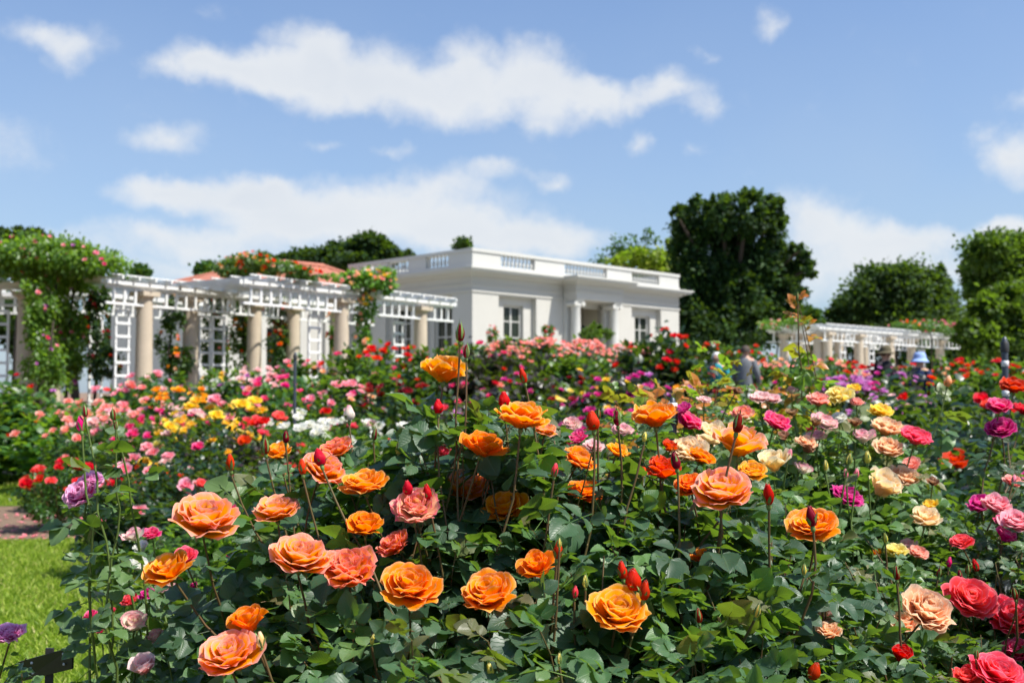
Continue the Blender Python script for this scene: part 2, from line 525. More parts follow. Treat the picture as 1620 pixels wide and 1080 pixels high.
# ------------------------------------------------------------------ rose flowers
def rose_mesh(name, seed, npet=34, nu=9, nv=8, openness=1.0, ruffle=.05, cup=0.0, mats=None):
    """whorls of cupped petals round the axis, widest at 1 across, hip at the origin"""
    r = np.random.default_rng(seed)
    Vs, Qs, As = [], [], []
    U = np.linspace(-1, 1, nu)[None]; V = np.linspace(0, 1, nv)[:, None]
    off = 0
    for i in range(npet):
        t = (i + .3) / npet
        th0 = i * 2.39996 + r.normal(0, .22)
        Lp = (.52 + .46 * t ** .8) * (1 + r.normal(0, .06))
        # elevation of the petal's centre line, from claw to lip
        o = t ** 1.15 * openness
        e0 = math.radians(62 - 46 * o + r.normal(0, 5))
        e1 = math.radians(88 - 66 * o + r.normal(0, 7))
        e2 = math.radians(108 - 22 * (1 - t) - 120 * o * (1 - cup) + r.normal(0, 12))
        s = V[:, 0]
        e = np.where(s < .55, e0 + (e1 - e0) * s / .55, e1 + (e2 - e1) * ((s - .55) / .45) ** 1.4)
        ds = Lp / (nv - 1)
        rr = .035 + np.concatenate([[0], np.cumsum(np.cos(e[:-1]) * ds)])
        zz = .12 * (1 - t) + np.concatenate([[0], np.cumsum(np.sin(e[:-1]) * ds)])
        half = (.20 + .30 * t) * (1 + r.normal(0, .1)) * np.sin(np.clip(s * .80 + .12, 0, 1) * PI * .80) ** .75
        # the lip is rounded, a little notched or pointed
        tipshape = r.uniform(-.05, .07)
        lipdrop = (U ** 2) * (.10 + .12 * t) - tipshape * np.exp(-(U / .22) ** 2)
        vv = V * (1 - lipdrop * V ** 3)
        R = np.interp(vv, s, rr); Z = np.interp(vv, s, zz); H = np.interp(vv, s, half)
        ph = r.uniform(0, 6.28)
        wave = ruffle * (.3 + .7 * t) * V ** 2 * (np.sin(U * 4.2 + ph) + .6 * np.sin(U * 9.1 + ph * 2.3))
        curl = (.10 * t + .02) * V ** 2 * np.abs(U) ** 2 * (1.2 if t > .5 else .3)
        E = np.interp(vv, s, e)
        R2 = R - np.sin(E) * wave + curl * np.sin(E)
        Z2 = Z + np.cos(E) * wave - curl * .6 * np.sign(t - .35)
        wrapr = np.maximum(R2, .17 + .12 * t)
        ang = U * H / wrapr
        x = np.cos(ang) * R2 + (wrapr - R2) * (np.cos(ang) - 1) * .6
        y = np.sin(ang) * wrapr
        c, s_ = math.cos(th0), math.sin(th0)
        jx, jy = r.normal(0, .02, 2)
        P = np.stack([x * c - y * s_ + jx * V, x * s_ + y * c + jy * V, Z2 + r.normal(0, .012)], -1).reshape(-1, 3)
        Vs.append(P); Qs.append(grid_faces(nu, nv, off)); off += nu * nv
        As.append(np.stack(np.broadcast_arrays(U, V, t), -1).reshape(-1, 3))
    Vv = np.vstack(Vs); 
    k = .90 / (np.percentile(np.abs(Vv[:, :2]), 99.2) * 2)
    Vv *= k
    return mesh_np(name, Vv, np.vstack(Qs), {'pc': np.vstack(As)}, mats or [PET['orange']])


def calyx_mesh(name, seed, sep=.42, reflex=1.0, hip=.085):
    r = np.random.default_rng(seed)
    mb = MB()
    mb.lathe([(0.005, -.20), (.03, -.19), (hip * .75, -.14), (hip, -.08), (hip * .8, -.01), (.04, .03), (.004, .05)], 10)
    nu, nv = 4, 7
    for k in range(5):
        a = k * 2 * PI / 5 + r.normal(0, .12)
        V = np.linspace(0, 1, nv)[:, None]; U = np.linspace(-1, 1, nu)[None]
        e = math.radians(15) - V * math.radians(70) * reflex * r.uniform(.6, 1.3)
        L_ = sep * r.uniform(.8, 1.1)
        rr = .05 + np.cumsum(np.cos(e[:, 0])) * L_ / nv; zz = -.01 + np.cumsum(np.sin(e[:, 0])) * L_ / nv
        wd = .065 * np.sin(np.clip(V * .8 + .25, 0, 1) * PI) ** .8 * (1 - V * .3)
        x = rr[:, None] + 0 * U; y = U * wd; z = zz[:, None] + .2 * np.abs(y)
        P = np.stack([x * math.cos(a) - y * math.sin(a), x * math.sin(a) + y * math.cos(a), z], -1).reshape(-1, 3)
        mb.add(P, grid_faces(nu, nv))
    return mb.mesh(name, M_calyx, True)


def bud_mesh(name, seed, fat=.25, nlay=5):
    """furled bud, 1 high, hip at the origin: spiral of wrapped petals"""
    r = np.random.default_rng(seed)
    Vs, Qs, As = [], [], []; off = 0
    nu, nv = 11, 9
    U = np.linspace(-1, 1, nu)[None]; V = np.linspace(0, 1, nv)[:, None]
    for i in range(nlay):
        t = i / max(1, nlay - 1)
        th = i * 2.4 + r.normal(0, .2)
        h = 1.0 - .12 * t * r.uniform(.4, 1.4)
        rad = fat * (.72 + .28 * t) * np.sin(np.clip(V * .76 + .12, 0, 1) * PI) ** .6 * (1 - .40 * V ** 2.2)
        spread = 1.75 - .25 * t
        ang = U * spread
        rr = rad * (1 + .10 * U + .10 * t * V ** 4 * (1 + U))
        top = h * (1 - .16 * np.abs(U) ** 2 * V)
        z = V * top
        x, y = rr * np.cos(ang + th), rr * np.sin(ang + th)
        Vs.append(np.stack([x, y, z], -1).reshape(-1, 3)); Qs.append(grid_faces(nu, nv, off)); off += nu * nv
        As.append(np.stack(np.broadcast_arrays(U, V, t), -1).reshape(-1, 3))
    return mesh_np(name, np.vstack(Vs), np.vstack(Qs), {'pc': np.vstack(As)}, [PET['red']])


def bud_calyx_mesh(name, seed, cover=.6, fat=.25, flare=.25):
    """hip and five sepals that lie along the bud and flare at their tips"""
    r = np.random.default_rng(seed)
    mb = MB()
    mb.lathe([(.004, -.36), (.05, -.33), (.10, -.25), (.13, -.14), (.10, -.03), (.12, .03), (.02, .06)], 10)
    nu, nv = 4, 9
    for k in range(5):
        a = k * 2 * PI / 5 + r.normal(0, .15)
        V = np.linspace(0, 1, nv)[:, None]; U = np.linspace(-1, 1, nu)[None]
        Ls = cover * r.uniform(.8, 1.35)
        z0 = V * Ls
        rb = fat * 1.06 * np.sin(np.clip(z0 * .78 + .12, 0, 1) * PI) ** .7 * (1 - .42 * np.clip(z0, 0, 1) ** 2.2) + .012
        x = rb + flare * r.uniform(.2, 1.4) * V ** 3
        z = z0 - .15 * flare * V ** 3
        wd = .105 * np.sin(np.clip(V * .85 + .2, 0, 1) * PI) ** .7 * (1 - .45 * V)
        y = U * wd
        xx = x - .8 * y ** 2 / np.maximum(rb, .05)
        P = np.stack([xx * math.cos(a) - y * math.sin(a), xx * math.sin(a) + y * math.cos(a), z + 0 * U], -1).reshape(-1, 3)
        mb.add(P, grid_faces(nu, nv))
    return mb.mesh(name, M_calyx, True)


ROSE = {
    'open': [rose_mesh('open_rose', 10 + i, 40, 11, 9, .88, .030, .45) for i in range(3)],
    'flat': [rose_mesh('flat_rose', 20 + i, 40, 11, 9, .98, .032, .28) for i in range(3)],
    'cup': [rose_mesh('cupped_rose', 30 + i, 20, 11, 9, .62, .025, .7) for i in range(2)],
    'side': [rose_mesh('bowl_rose', 40 + i, 26, 11, 9, .86, .04, .35) for i in range(2)],
    'ruffled': [rose_mesh('ruffled_rose', 50 + i, 52, 9, 8, .92, .055, .55) for i in range(2)],
    'spiky': [rose_mesh('loose_rose', 60, 22, 7, 8, 1.05, .12, .2)],
}
SMALL = [rose_mesh('small_rose', 70 + i, 15, 4, 5, .95, .05, .35) for i in range(4)]
CALYX = [calyx_mesh('calyx', i) for i in range(2)]
BUD = [bud_mesh('rose_bud', 5, .28), bud_mesh('rose_bud_open', 6, .38, 7)]
BUDC = [bud_calyx_mesh('bud_calyx', 7, .62), bud_calyx_mesh('bud_calyx_tight', 8, .98, .25, .12), bud_calyx_mesh('bud_calyx_wide', 9, .4, .3, .5)]


# ------------------------------------------------------------------ rose leaves
def leaflet(nr=12, nc=5, fold=.25, curl=.25, wid=.36, serr=.055, twist=0):
    """one leaflet along +x from 0 to 1, folded on its midrib, toothed edge"""
    s = np.linspace(0, 1, nr)[:, None]; u = np.linspace(-1, 1, nc)[None]
    half = wid * np.sin(np.clip(s, 0, 1) ** .78 * PI) ** .72 * (1 - .18 * s) + .012
    tooth = 1 + serr * 2.2 * (np.arange(nr)[:, None] % 2) * (np.abs(u) > .9)
    y = u * half * tooth
    x = s - .05 * np.abs(u) * (np.arange(nr)[:, None] % 2) * serr * 10 * (np.abs(u) > .9)
    z = fold * np.abs(y) * .8 - curl * s ** 2 * .5 + .05 * np.sin(s * 9 + u * 2) * np.abs(u) * wid + twist * y * s
    P = np.stack(np.broadcast_arrays(x, y, z), -1).reshape(-1, 3)
    pcs = np.stack(np.broadcast_arrays(u, s, 0 * s), -1).reshape(-1, 3)
    return P, grid_faces(nc, nr), pcs


def compound(seed, nr=12, nc=5, n=5):
    """rose leaf: a stalk with five (or three) leaflets, 1 long, along +x, upper side +z"""
    r = np.random.default_rng(seed)
    Vs, Qs, As, off = [], [], [], 0
    def put(P, Q, A, M, s, o):
        nonlocal off
        Vs.append(P @ np.array(M).T * s + o); Qs.append(Q + off); As.append(A); off += len(P)
    def droop(x): return -.10 * x * x
    spots = [(1.0, 0, .50)] + [(.52, sgn, .40) for sgn in (1, -1)] + ([(.26, sgn, .30) for sgn in (1, -1)] if n == 5 else [])
    for x, sg, L_ in spots:
        P, Q, A = leaflet(nr, nc, r.uniform(.1, .55), r.uniform(-.05, .55), r.uniform(.39, .50), twist=r.normal(0, .25))
        yaw = sg * math.radians(r.uniform(48, 72)) if sg else r.normal(0, .15)
        pitch = math.radians(r.normal(4, 14)); roll = r.normal(0, .3)
        M = Matrix.Rotation(yaw, 3, 'Z') @ Matrix.Rotation(pitch, 3, 'Y') @ Matrix.Rotation(roll, 3, 'X')
        x0 = (x if sg else .56)
        put(P, Q, A, M, L_ * r.uniform(.88, 1.08), np.array([x0, sg * .012, droop(x0)]))
    xs = np.linspace(0, .58, 5)
    mb = MB(); mb.tube(np.stack([xs, xs * 0, droop(xs)], -1), np.linspace(.012, .007, 5), 4, False)
    Vs.append(mb.V[0]); Qs.append(mb.Q[0] + off); A = np.zeros((len(mb.V[0]), 3)); A[:, 0] = .3; A[:, 1] = .5; As.append(A)
    return np.vstack(Vs), np.vstack(Qs), np.vstack(As)


CLEAF = [compound(s, 13, 5, 5 if s % 3 else 3) for s in range(1, 7)]
CLEAF_S = [compound(s, 5, 3, 5) for s in range(11, 14)]
_l = leaflet(4, 3, .3, .3, .36, 0)
SLEAF = _l


def bez(p0, p1, p2, p3, n):
    t = np.linspace(0, 1, n)[:, None]
    p0, p1, p2, p3 = (np.asarray(p, float) for p in (p0, p1, p2, p3))
    return (1 - t) ** 3 * p0 + 3 * (1 - t) ** 2 * t * p1 + 3 * (1 - t) * t * t * p2 + t ** 3 * p3


FRONT_HEADS = []   # px, py, radius px, depth of every near flower: leaves give way to them


def near_bush(name_label, group, base, blooms, buds, fill, leafmat, seed, leafsize=.125, spacing=.042, detail=True, spread=.12, low=.42, bare=.07, canemat=None, bareness_fill=.0):
    """a near rose bush: canes that rise from its base, each to its own bloom, bud or leafy tip"""
    r = np.random.default_rng(seed)
    bx, by = base
    B = Vector((bx, by, 0))
    root = thing('rose_bush', name_label, 'rose bush', B, 0, group)
    canemat = canemat or M_cane
    Bn = np.array(B)
    canes = []      # (curve, kind, r0, r1)
    heads = []
    for b in blooms:
        px, py, wpx, D, kind, mat = b[:6]
        tilt = b[6] if len(b) > 6 else .45
        P = at(px, py, D)
        S = wpx * D / F
        lean = b[7] if len(b) > 7 else r.normal(0, .22)
        ax = Vector((lean, -tilt + r.normal(0, .06), 1)).normalized()
        hip = P - ax * S * (.20 if kind != 'cup' else .3)
        q = ax.to_track_quat('Z', 'Y') @ Quaternion((0, 0, 1), r.uniform(0, 6.28))
        me = ROSE[kind][int(r.integers(len(ROSE[kind])))]
        sc3 = Vector((S * r.uniform(.93, 1.07), S * r.uniform(.93, 1.07), S * r.uniform(.88, 1.14)))
        o = link('bloom', me, root, hip - B, q, sc3, PET[mat])
        c = link('calyx', CALYX[int(r.integers(2))], o, (0, 0, .0), None, .62)
        heads.append((hip - ax * S * .13, ax))
    for b in buds:
        px, py, hpx, D, mat = b[:5]
        kind = b[5] if len(b) > 5 else 0
        P = at(px, py, D); S = hpx * .82 * D / F
        ax = Vector((r.normal(0, .14), r.normal(-.05, .1), 1)).normalized()
        hip = P - ax * S * .5
        q = ax.to_track_quat('Z', 'Y') @ Quaternion((0, 0, 1), r.uniform(0, 6.28))
        if kind == 1:        # tight green bud
            o = link('bud', BUD[0], root, hip - B, q, S, PET[mat])
            link('calyx', BUDC[1], o)
        else:
            o = link('bud', BUD[1 if kind == 2 else 0], root, hip - B, q, S, PET[mat])
            link('calyx', BUDC[2 if kind == 2 else 0], o)
        heads.append((hip - ax * S * .34, ax))
    for P, ax in heads:
        canes.append((P, ax, 'head'))
    for P in fill:
        canes.append((Vector(P), Vector((r.normal(0, .3), r.normal(0, .3), 1)).normalized(), 'fill'))
    LD, LN, LP, LS, LR = [], [], [], [], []
    for P, ax, kind in canes:
        a = r.uniform(0, 6.28); rad = spread * math.sqrt(r.uniform())
        p0 = np.array([bx + rad * math.cos(a), by + rad * math.sin(a), 0.0])
        P = np.array(P); ax = np.array(ax)
        hgt = P[2]
        p2 = P - ax * hgt * .38 + np.array([bx - P[0], by - P[1], 0]) * .10 + np.append(r.normal(0, .035, 2), 0)
        p1 = p0 + np.array([(P[0] - bx) * .45, (P[1] - by) * .45, hgt * .35])
        pts = bez(p0, p1, p2, P, 22)
        seg = np.linalg.norm(np.diff(pts, axis=0), axis=1); s = np.concatenate([[0], np.cumsum(seg)])
        top = .0021 if kind == 'head' else .0013
        wob = (np.sin(s * 24 + a)[:, None] * r.normal(0, .005, 3)[None] + np.sin(s * 9 + 2 * a)[:, None] * r.normal(0, .010, 3)[None]) * np.clip((s[-1] - s) / .1, 0, 1)[:, None]; wob[-3:] = 0; wob[0] = 0
        pts = pts + wob
        mb = MB(); mb.tube(pts - Bn, np.linspace(.0044, top, 22), 6)
        # prickles
        for sp in np.arange(.3, s[-1] - .05, .045):
            c = np.array([np.interp(sp, s, pts[:, k]) for k in range(3)]) - Bn
            d = unit(r.normal(0, 1, 3)); d[2] = -.25; d = unit(d)
            mb.tube([c + d * .002, c + d * .0085], [.0018, .0002], 4, False)
        if kind == 'head' or r.uniform() < .5:
            mb.build('cane', canemat, root, True)
        end = s[-1] - (bare * r.uniform(.6, 1.5) if kind == 'head' else 0)
        st = s[-1] * low
        pos = np.arange(end, st, -spacing * r.uniform(.85, 1.2))
        for j, sp in enumerate(pos):
            c = np.array([np.interp(sp, s, pts[:, k]) for k in range(3)])
            th = a + j * 2.4 + r.normal(0, .3)
            out = np.array([math.cos(th), math.sin(th)])
            away = np.array([c[0] - bx, c[1] - by]); na = np.linalg.norm(away) + 1e-6
            out = out + away / na * min(1, na * 2.0) * .8; out = out / (np.linalg.norm(out) + 1e-6)
            elev = math.radians(r.normal(22 if j < 2 else -8, 20))
            d = np.array([out[0] * math.cos(elev), out[1] * math.cos(elev), math.sin(elev)])
            nn = np.array([r.normal(0, .35), r.normal(0, .35) - .12, 1.0])
            LD.append(d); LN.append(nn); LP.append(c)
            k = min(1, .55 + j * .16) if kind != 'head' else min(1, .62 + j * .25)
            LS.append(leafsize * k * r.uniform(.78, 1.2))
            young = j < 2
            LR.append(r.uniform(.86, 1.0) if (young and r.uniform() < .45) else r.uniform(0, .90))
    LD, LN, LP, LS, LR = map(np.array, (LD, LN, LP, LS, LR))
    C = LP + LD * LS[:, None] * .6
    px, py, dep = to_px(C)
    keep = (dep > 1.1)
    lp = LS / dep * F * .42
    for hx, hy, hr, hD in FRONT_HEADS:
        dd = np.hypot(px - hx, (py - hy))
        hide = (dd < hr * .88 + lp * .22) & (dep < hD + .02)
        keep &= ~(hide & (r.uniform(size=len(px)) < .975))
    LD, LN, LP, LS, LR = LD[keep], LN[keep], LP[keep], LS[keep], LR[keep]
    T = CLEAF if detail else CLEAF_S
    R = frames(LD, LN)
    ix = r.integers(len(T), size=len(LP)); parts = []
    for k in range(len(T)):
        m = ix == k
        if m.any():
            parts.append(instance(T[k], R[m], LP[m] - Bn, LS[m], LR[m]))
    V, Q, A, Rn = merge(parts)
    link('foliage', mesh_np('foliage', V, Q, {'pc': A, 'rnd': Rn}, [G[leafmat]]), root)
    return root


def dome_fill(n, x0, x1, D0, D1, top, rnd, seed):
    """tips of leafy shoots under a dome: top(px, D) gives the photo row of the surface"""
    r = np.random.default_rng(seed); out = []
    while len(out) < n:
        px = r.uniform(x0, x1); D = r.uniform(D0, D1)
        t = top(px, D)
        if t is None:
            continue
        py = t + abs(r.normal(0, rnd))
        P = at(px, py, D)
        bad = False
        for hx, hy, hr, hD in FRONT_HEADS:
            if math.hypot(px - hx, py - hy) < hr * 1.15 + 8 and D < hD + .05:
                bad = True; break
        if not bad and P.z > .3:
            out.append(tuple(P))
    return out


# ------------------------------------------------------------------ bushes of the beds
def bush_template(name, seed, n=2600, rx=.6, h=1.2, leaf=.055):
    r = np.random.default_rng(seed)
    nc = 46
    # shoots: leaf clumps strung along arching stems
    th = r.uniform(0, 2 * PI, nc); ph = np.arccos(r.uniform(-.15, 1, nc))
    rad = r.uniform(.72, 1.05, nc)
    tips = np.stack([rad * np.sin(ph) * np.cos(th) * rx, rad * np.sin(ph) * np.sin(th) * rx, h * (.42 + .55 * rad * np.cos(ph))], -1)
    spikes = r.uniform(size=nc) < .2
    tips[spikes, 2] += r.uniform(.05, .2, spikes.sum())
    k = r.integers(nc, size=n); t = 1 - r.uniform(0, 1, n) ** 1.5 * .72
    base = np.array([0, 0, .05])
    P = base + (tips[k] - base) * np.stack([t ** .8, t ** .8, t], -1)
    P += r.normal(0, .06, (n, 3)) * np.array([1, 1, .9])
    P[:, 2] = np.abs(P[:, 2])
    out = unit(P - np.array([0, 0, h * .35])); d = unit(out + r.normal(0, .7, (n, 3)) + np.array([0, 0, -.15]))
    nn = unit(np.array([0, 0, 1.0]) + out * .5 + r.normal(0, .45, (n, 3)))
    R = frames(d, nn)
    S = leaf * r.uniform(.7, 1.4, n)
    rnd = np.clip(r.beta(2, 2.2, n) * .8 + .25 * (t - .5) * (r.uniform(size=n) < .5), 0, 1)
    V, Q, A, Rn = instance(SLEAF, R, P, S, rnd)
    return mesh_np(name, V, Q, {'pc': A, 'rnd': Rn}, [G['mid']]), tips


BT = [bush_template('bush_foliage', s, 3600, .6, 1.2) for s in range(5)]
BT_FAR = [bush_template('bush_foliage', 20 + s, 3600, .6, 1.2, .085) for s in range(4)]
STEM = MB()
for k in range(9):
    a = k * .7
    STEM.tube(bez((.03 * math.cos(a), .03 * math.sin(a), 0), (.08 * math.cos(a), .08 * math.sin(a), .35), (.25 * math.cos(a), .25 * math.sin(a), .5), (.38 * math.cos(a), .38 * math.sin(a), .8), 8), np.linspace(.012, .004, 8), 5, False)
STEM_ME = STEM.mesh('stem', M_cane, True)


def bed_bush(label, px, D, rx, h, leaf, cols, n, size=.085, seed=0, group='rose bushes in the beds', top=.75):
    r = np.random.default_rng(1000 + seed)
    x = (px - 810) / F * D
    z = float(ground_z(x, D))
    root = thing('rose_bush', label, 'rose bush', (x, D, z), 0, group)
    me, tips = BT[seed % len(BT)] if D < 13 else BT_FAR[seed % len(BT_FAR)]
    rot = r.uniform(0, 6.28)
    s = (rx / .6, rx / .6, h / 1.25)
    link('foliage', me, root, (0, 0, 0), (0, 0, rot), s, G[leaf])
    if D < 11:
        link('stem', STEM_ME, root, (0, 0, 0), (0, 0, rot), s)
    # blooms on the dome, most of them high and on the sunny side
    k = 0
    pts = []
    top = 1.45 if n > 60 else top
    while k < n:
        th = r.uniform(0, 2 * PI); c = r.uniform(0, 1) ** (1 - top * .6)
        sn = math.sqrt(1 - c * c); rr = r.uniform(.9, 1.06)
        P = Vector((rx * rr * sn * math.cos(th), rx * rr * sn * math.sin(th), h * (.40 + .60 * rr * c)))
        if P.y > rx * .45 and r.uniform() < .8:
            continue
        if any((P - q).length < size * .75 for q in pts) and r.uniform() < .7:
            continue
        pts.append(P); k += 1
        col = cols[0] if r.uniform() < .55 else cols[int(r.integers(len(cols)))]
        ax = Vector((P.x / rx * .5 + r.normal(0, .25), P.y / rx * .5 - .35 + r.normal(0, .2), 1)).normalized()
        q = ax.to_track_quat('Z', 'Y')
        link('bloom', SMALL[int(r.integers(len(SMALL)))], root, P, q, size * 1.18 * r.uniform(.7, 1.25), PET[col])
    return root

# ------------------------------------------------------------------ ground
M_soil, n_, p_ = new_mat('mulch')
tcn = n_.nodes.new('ShaderNodeTexCoord')
a1 = noise(n_, tcn.outputs['Object'], 1.2, 4, .6); a2 = noise(n_, tcn.outputs['Object'], 28, 8, .75)
c_ = mix(n_, a2.outputs['Fac'], (.055, .032, .018), (.30, .20, .13))
c_ = mix(n_, mnode(n_, 'MULTIPLY', a1.outputs['Fac'], .7), c_, (.22, .15, .10))
n_.links.new(c_, p_.inputs['Base Color']); p_.inputs['Roughness'].default_value = .95
b_ = n_.nodes.new('ShaderNodeBump'); b_.inputs['Strength'].default_value = .9; b_.inputs['Distance'].default_value = .03
n_.links.new(a2.outputs['Fac'], b_.inputs['Height']); n_.links.new(b_.outputs[0], p_.inputs['Normal'])

M_lawn, n_, p_ = new_mat('lawn_turf')
tcn = n_.nodes.new('ShaderNodeTexCoord')
a1 = noise(n_, tcn.outputs['Object'], 1.5, 5, .6); a2 = noise(n_, tcn.outputs['Object'], 60, 6, .7)
c_ = mix(n_, a1.outputs['Fac'], (.10, .17, .012), (.20, .29, .025))
c_ = mix(n_, mnode(n_, 'MULTIPLY', a2.outputs['Fac'], .6), c_, (.06, .11, .012))
n_.links.new(c_, p_.inputs['Base Color']); p_.inputs['Roughness'].default_value = .9; p_.inputs['Specular IOR Level'].default_value = .2
b_ = n_.nodes.new('ShaderNodeBump'); b_.inputs['Strength'].default_value = .8; b_.inputs['Distance'].default_value = .03
n_.links.new(a2.outputs['Fac'], b_.inputs['Height']); n_.links.new(b_.outputs[0], p_.inputs['Normal'])


def sheet(name, xs, ys, mat, dz):
    X, Y = np.meshgrid(np.asarray(xs, float), np.asarray(ys, float))
    Z = ground_z(X, Y) + dz
    o = link(name, mesh_np(name, np.stack([X, Y, Z], -1).reshape(-1, 3), grid_faces(X.shape[1], X.shape[0]), None, [mat]))
    o['kind'] = 'structure'
    return o


ys = np.concatenate([[-300, -60, -10], np.arange(-4, 30, .5), [40, 80, 200, 600, 1500]])
sheet('ground', [-1500, -400, -100, -30, -12, 0, 12, 30, 100, 400, 1500], ys, M_soil, 0)


def patch(name, outline_near, outline_far, mat, dz, ny=14):
    """turf sheet between two rows of (x, y) points"""
    a, b = np.array(outline_near, float), np.array(outline_far, float)
    t = np.linspace(0, 1, ny)[:, None, None]
    G_ = a[None] * (1 - t) + b[None] * t
    Z = ground_z(G_[..., 0], G_[..., 1]) + dz
    V = np.concatenate([G_, Z[..., None]], -1).reshape(-1, 3)
    o = link(name, mesh_np(name, V, grid_faces(len(a), ny), None, [mat]))
    o['kind'] = 'structure'
    return G_


xs = np.linspace(-16, -1.0, 40)
far1 = 9.0 + .12 * np.sin(xs * 1.7) + .05 * np.sin(xs * 5.1) - np.clip(xs + 3.4, 0, 3) * .45
L1 = patch('lawn', [(x, 1.2) for x in xs], list(zip(xs, far1)), M_lawn, .006)
xs2 = np.linspace(-20, -4.6, 40)
near2 = 11.9 + .12 * np.sin(xs2 * 1.3); far2 = 15.6 + .15 * np.sin(xs2 * .9) - np.clip(xs2 + 7, 0, 3) * .8
L2 = patch('lawn', list(zip(xs2, near2)), list(zip(xs2, far2)), M_lawn, .006)
xs3 = np.linspace(-30, 30, 20)
patch('lawn', [(x, 24.5) for x in xs3], [(x, 30.5) for x in xs3], M_lawn, .006)


M_bounce_pave = simple_mat('pale_bounce_paving', (.42, .40, .36), .9, .2, .12, 2, .3, 40)
sheet('bounce_paving', [-40, -25, -10, 0, 10, 25], [31, 36, 42, 50, 60], M_bounce_pave, .012)  # unseen pale ground added to bounce light onto the pavilion's shaded walls


def grass(n, inside, hgt, seed, name='grass'):
    r = np.random.default_rng(seed)
    P = inside(r, n)
    n = len(P)
    th = r.uniform(0, 2 * PI, n); h = hgt * r.uniform(.5, 1.3, n); wd = hgt * .11 * r.uniform(.7, 1.4, n)
    lean = r.normal(0, .45, (n, 2)) * h[:, None]
    ex = np.stack([np.cos(th), np.sin(th)], -1) * wd[:, None]
    z = ground_z(P[:, 0], P[:, 1]) + .004
    b0 = np.column_stack([P - ex, z]); b1 = np.column_stack([P + ex, z])
    m0 = np.column_stack([P + lean * .35 - ex * .8, z + h * .6]); m1 = np.column_stack([P + lean * .35 + ex * .8, z + h * .6])
    tp = np.column_stack([P + lean, z + h]); tp2 = tp + np.column_stack([ex * .15, 0 * z])
    V = np.stack([b0, b1, m1, m0, tp2, tp], 1).reshape(-1, 3)
    k = np.arange(n)[:, None] * 6
    Q = np.concatenate([k + np.array([[0, 1, 2, 3]]), k + np.array([[3, 2, 4, 5]])])
    rnd = np.repeat(r.uniform(0, 1, n), 6)
    o = link(name, mesh_np(name, V, Q, {'rnd': rnd}, [M_blade]))
    o['kind'] = 'stuff'; o['label'] = 'short mown green grass of the lawn'; o['category'] = 'grass'


M_blade = leaf_mat('grass_blade', [((.10, .16, .012), 0), ((.20, .28, .02), .55), ((.31, .36, .05), .88), ((.38, .32, .13), 1)], .55, .3, spec=.3)


def in1(r, n):
    D = r.uniform(2.6, 9.2, n * 2) ; px = r.uniform(-60, 560, n * 2)
    keep = r.uniform(size=n * 2) < D / 9
    x = (px - 810) / F * D
    f = np.interp(x, xs, far1)
    keep &= (D < f) & (x < -1.05)
    return np.column_stack([x, D])[keep]


def in2(r, n):
    D = r.uniform(11.9, 15.5, n); px = r.uniform(-60, 330, n); x = (px - 810) / F * D
    keep = (D < np.interp(x, xs2, far2)) & (D > np.interp(x, xs2, near2)) & (x < -4.7)
    return np.column_stack([x, D])[keep]


grass(90000, in1, .045, 1)
grass(24000, in2, .05, 2)
# fallen petals on the mulch
r = np.random.default_rng(5)
n = 260
P = np.column_stack([r.uniform(-5.4, -3.6, n), r.uniform(8.7, 11.0, n)])
th = r.uniform(0, 6.28, n)
Rm = np.stack([np.stack([np.cos(th), -np.sin(th), 0 * th], -1), np.stack([np.sin(th), np.cos(th), 0 * th], -1), np.stack([r.normal(0, .2, n), r.normal(0, .2, n), 1 + 0 * th], -1)], 1)
V, Q, A, Rn = instance(leaflet(5, 4, .3, -.3, .5, 0), Rm, np.column_stack([P, ground_z(*P.T) + .012]), r.uniform(.03, .055, n), r.uniform(0, 1, n))
o = link('fallen_petals', mesh_np('fallen_petals', V, Q, {'pc': A, 'rnd': Rn}, [PET['pink']]))
o['kind'] = 'stuff'; o['label'] = 'fallen pink petals scattered on the brown mulch'; o['category'] = 'petals'

# ------------------------------------------------------------------ building
M_wall = simple_mat('white_stucco', (.475, .462, .42), .8, .25, .06, 1.5, .15, 90)
M_trim = simple_mat('white_trim', (.52, .515, .48), .6, .3, .03, 2.5)
M_glass, n_, p_ = new_mat('window_glass')
p_.inputs['Base Color'].default_value = (.02, .026, .018, 1); p_.inputs['Roughness'].default_value = .12; p_.inputs['Specular IOR Level'].default_value = .25
M_dark = simple_mat('dark_timber', (.03, .03, .03), .5, .4, .2, 4)
M_beige = simple_mat('cream_plaster', (.50, .46, .36), .8, .2, .05, 2)
C0 = Vector(((747 - 810) / F * 37.5, 37.5, .45))
ANG = math.radians(45.32)


def uu(x): return (x, 0)


bld = thing('pavilion_building', 'white stucco garden pavilion with a balustraded roof, tall windows and a columned porch', 'building', C0, ANG)
# local axes: x along the sunlit front, y into the building; z from the ground
ZF, ZC0, ZC1, ZP = 4.32, 4.90, 5.16, 5.87      # frieze bottom, cornice bottom, cornice top, parapet top
W = 12.25; DY = 7.2


def wall_with_openings(mb, length, z0, z1, thick, openings, axis='x', plane=0):
    """vertical wall slab with rectangular openings (a, b, za, zb)"""
    def put(a, b, za, zb):
        if b - a < 1e-4 or zb - za < 1e-4:
            return
        if axis == 'x':
            mb.box(a, b, plane, plane + thick, za, zb)
        else:
            mb.box(plane, plane + thick, a, b, za, zb)
    cur = 0
    for a, b, za, zb in sorted(openings):
        put(cur, a, z0, z1)
        put(a, b, z0, za); put(a, b, zb, z1)
        cur = b
    put(cur, length, z0, z1)


mb = MB()
RT = 4.27                     # top of the shallow recesses
front_rec = [(1.3, 3.27), (4.95, 7.35), (8.97, 10.95)]
side_rec = [(1.05, 2.55), (3.35, 4.85)]
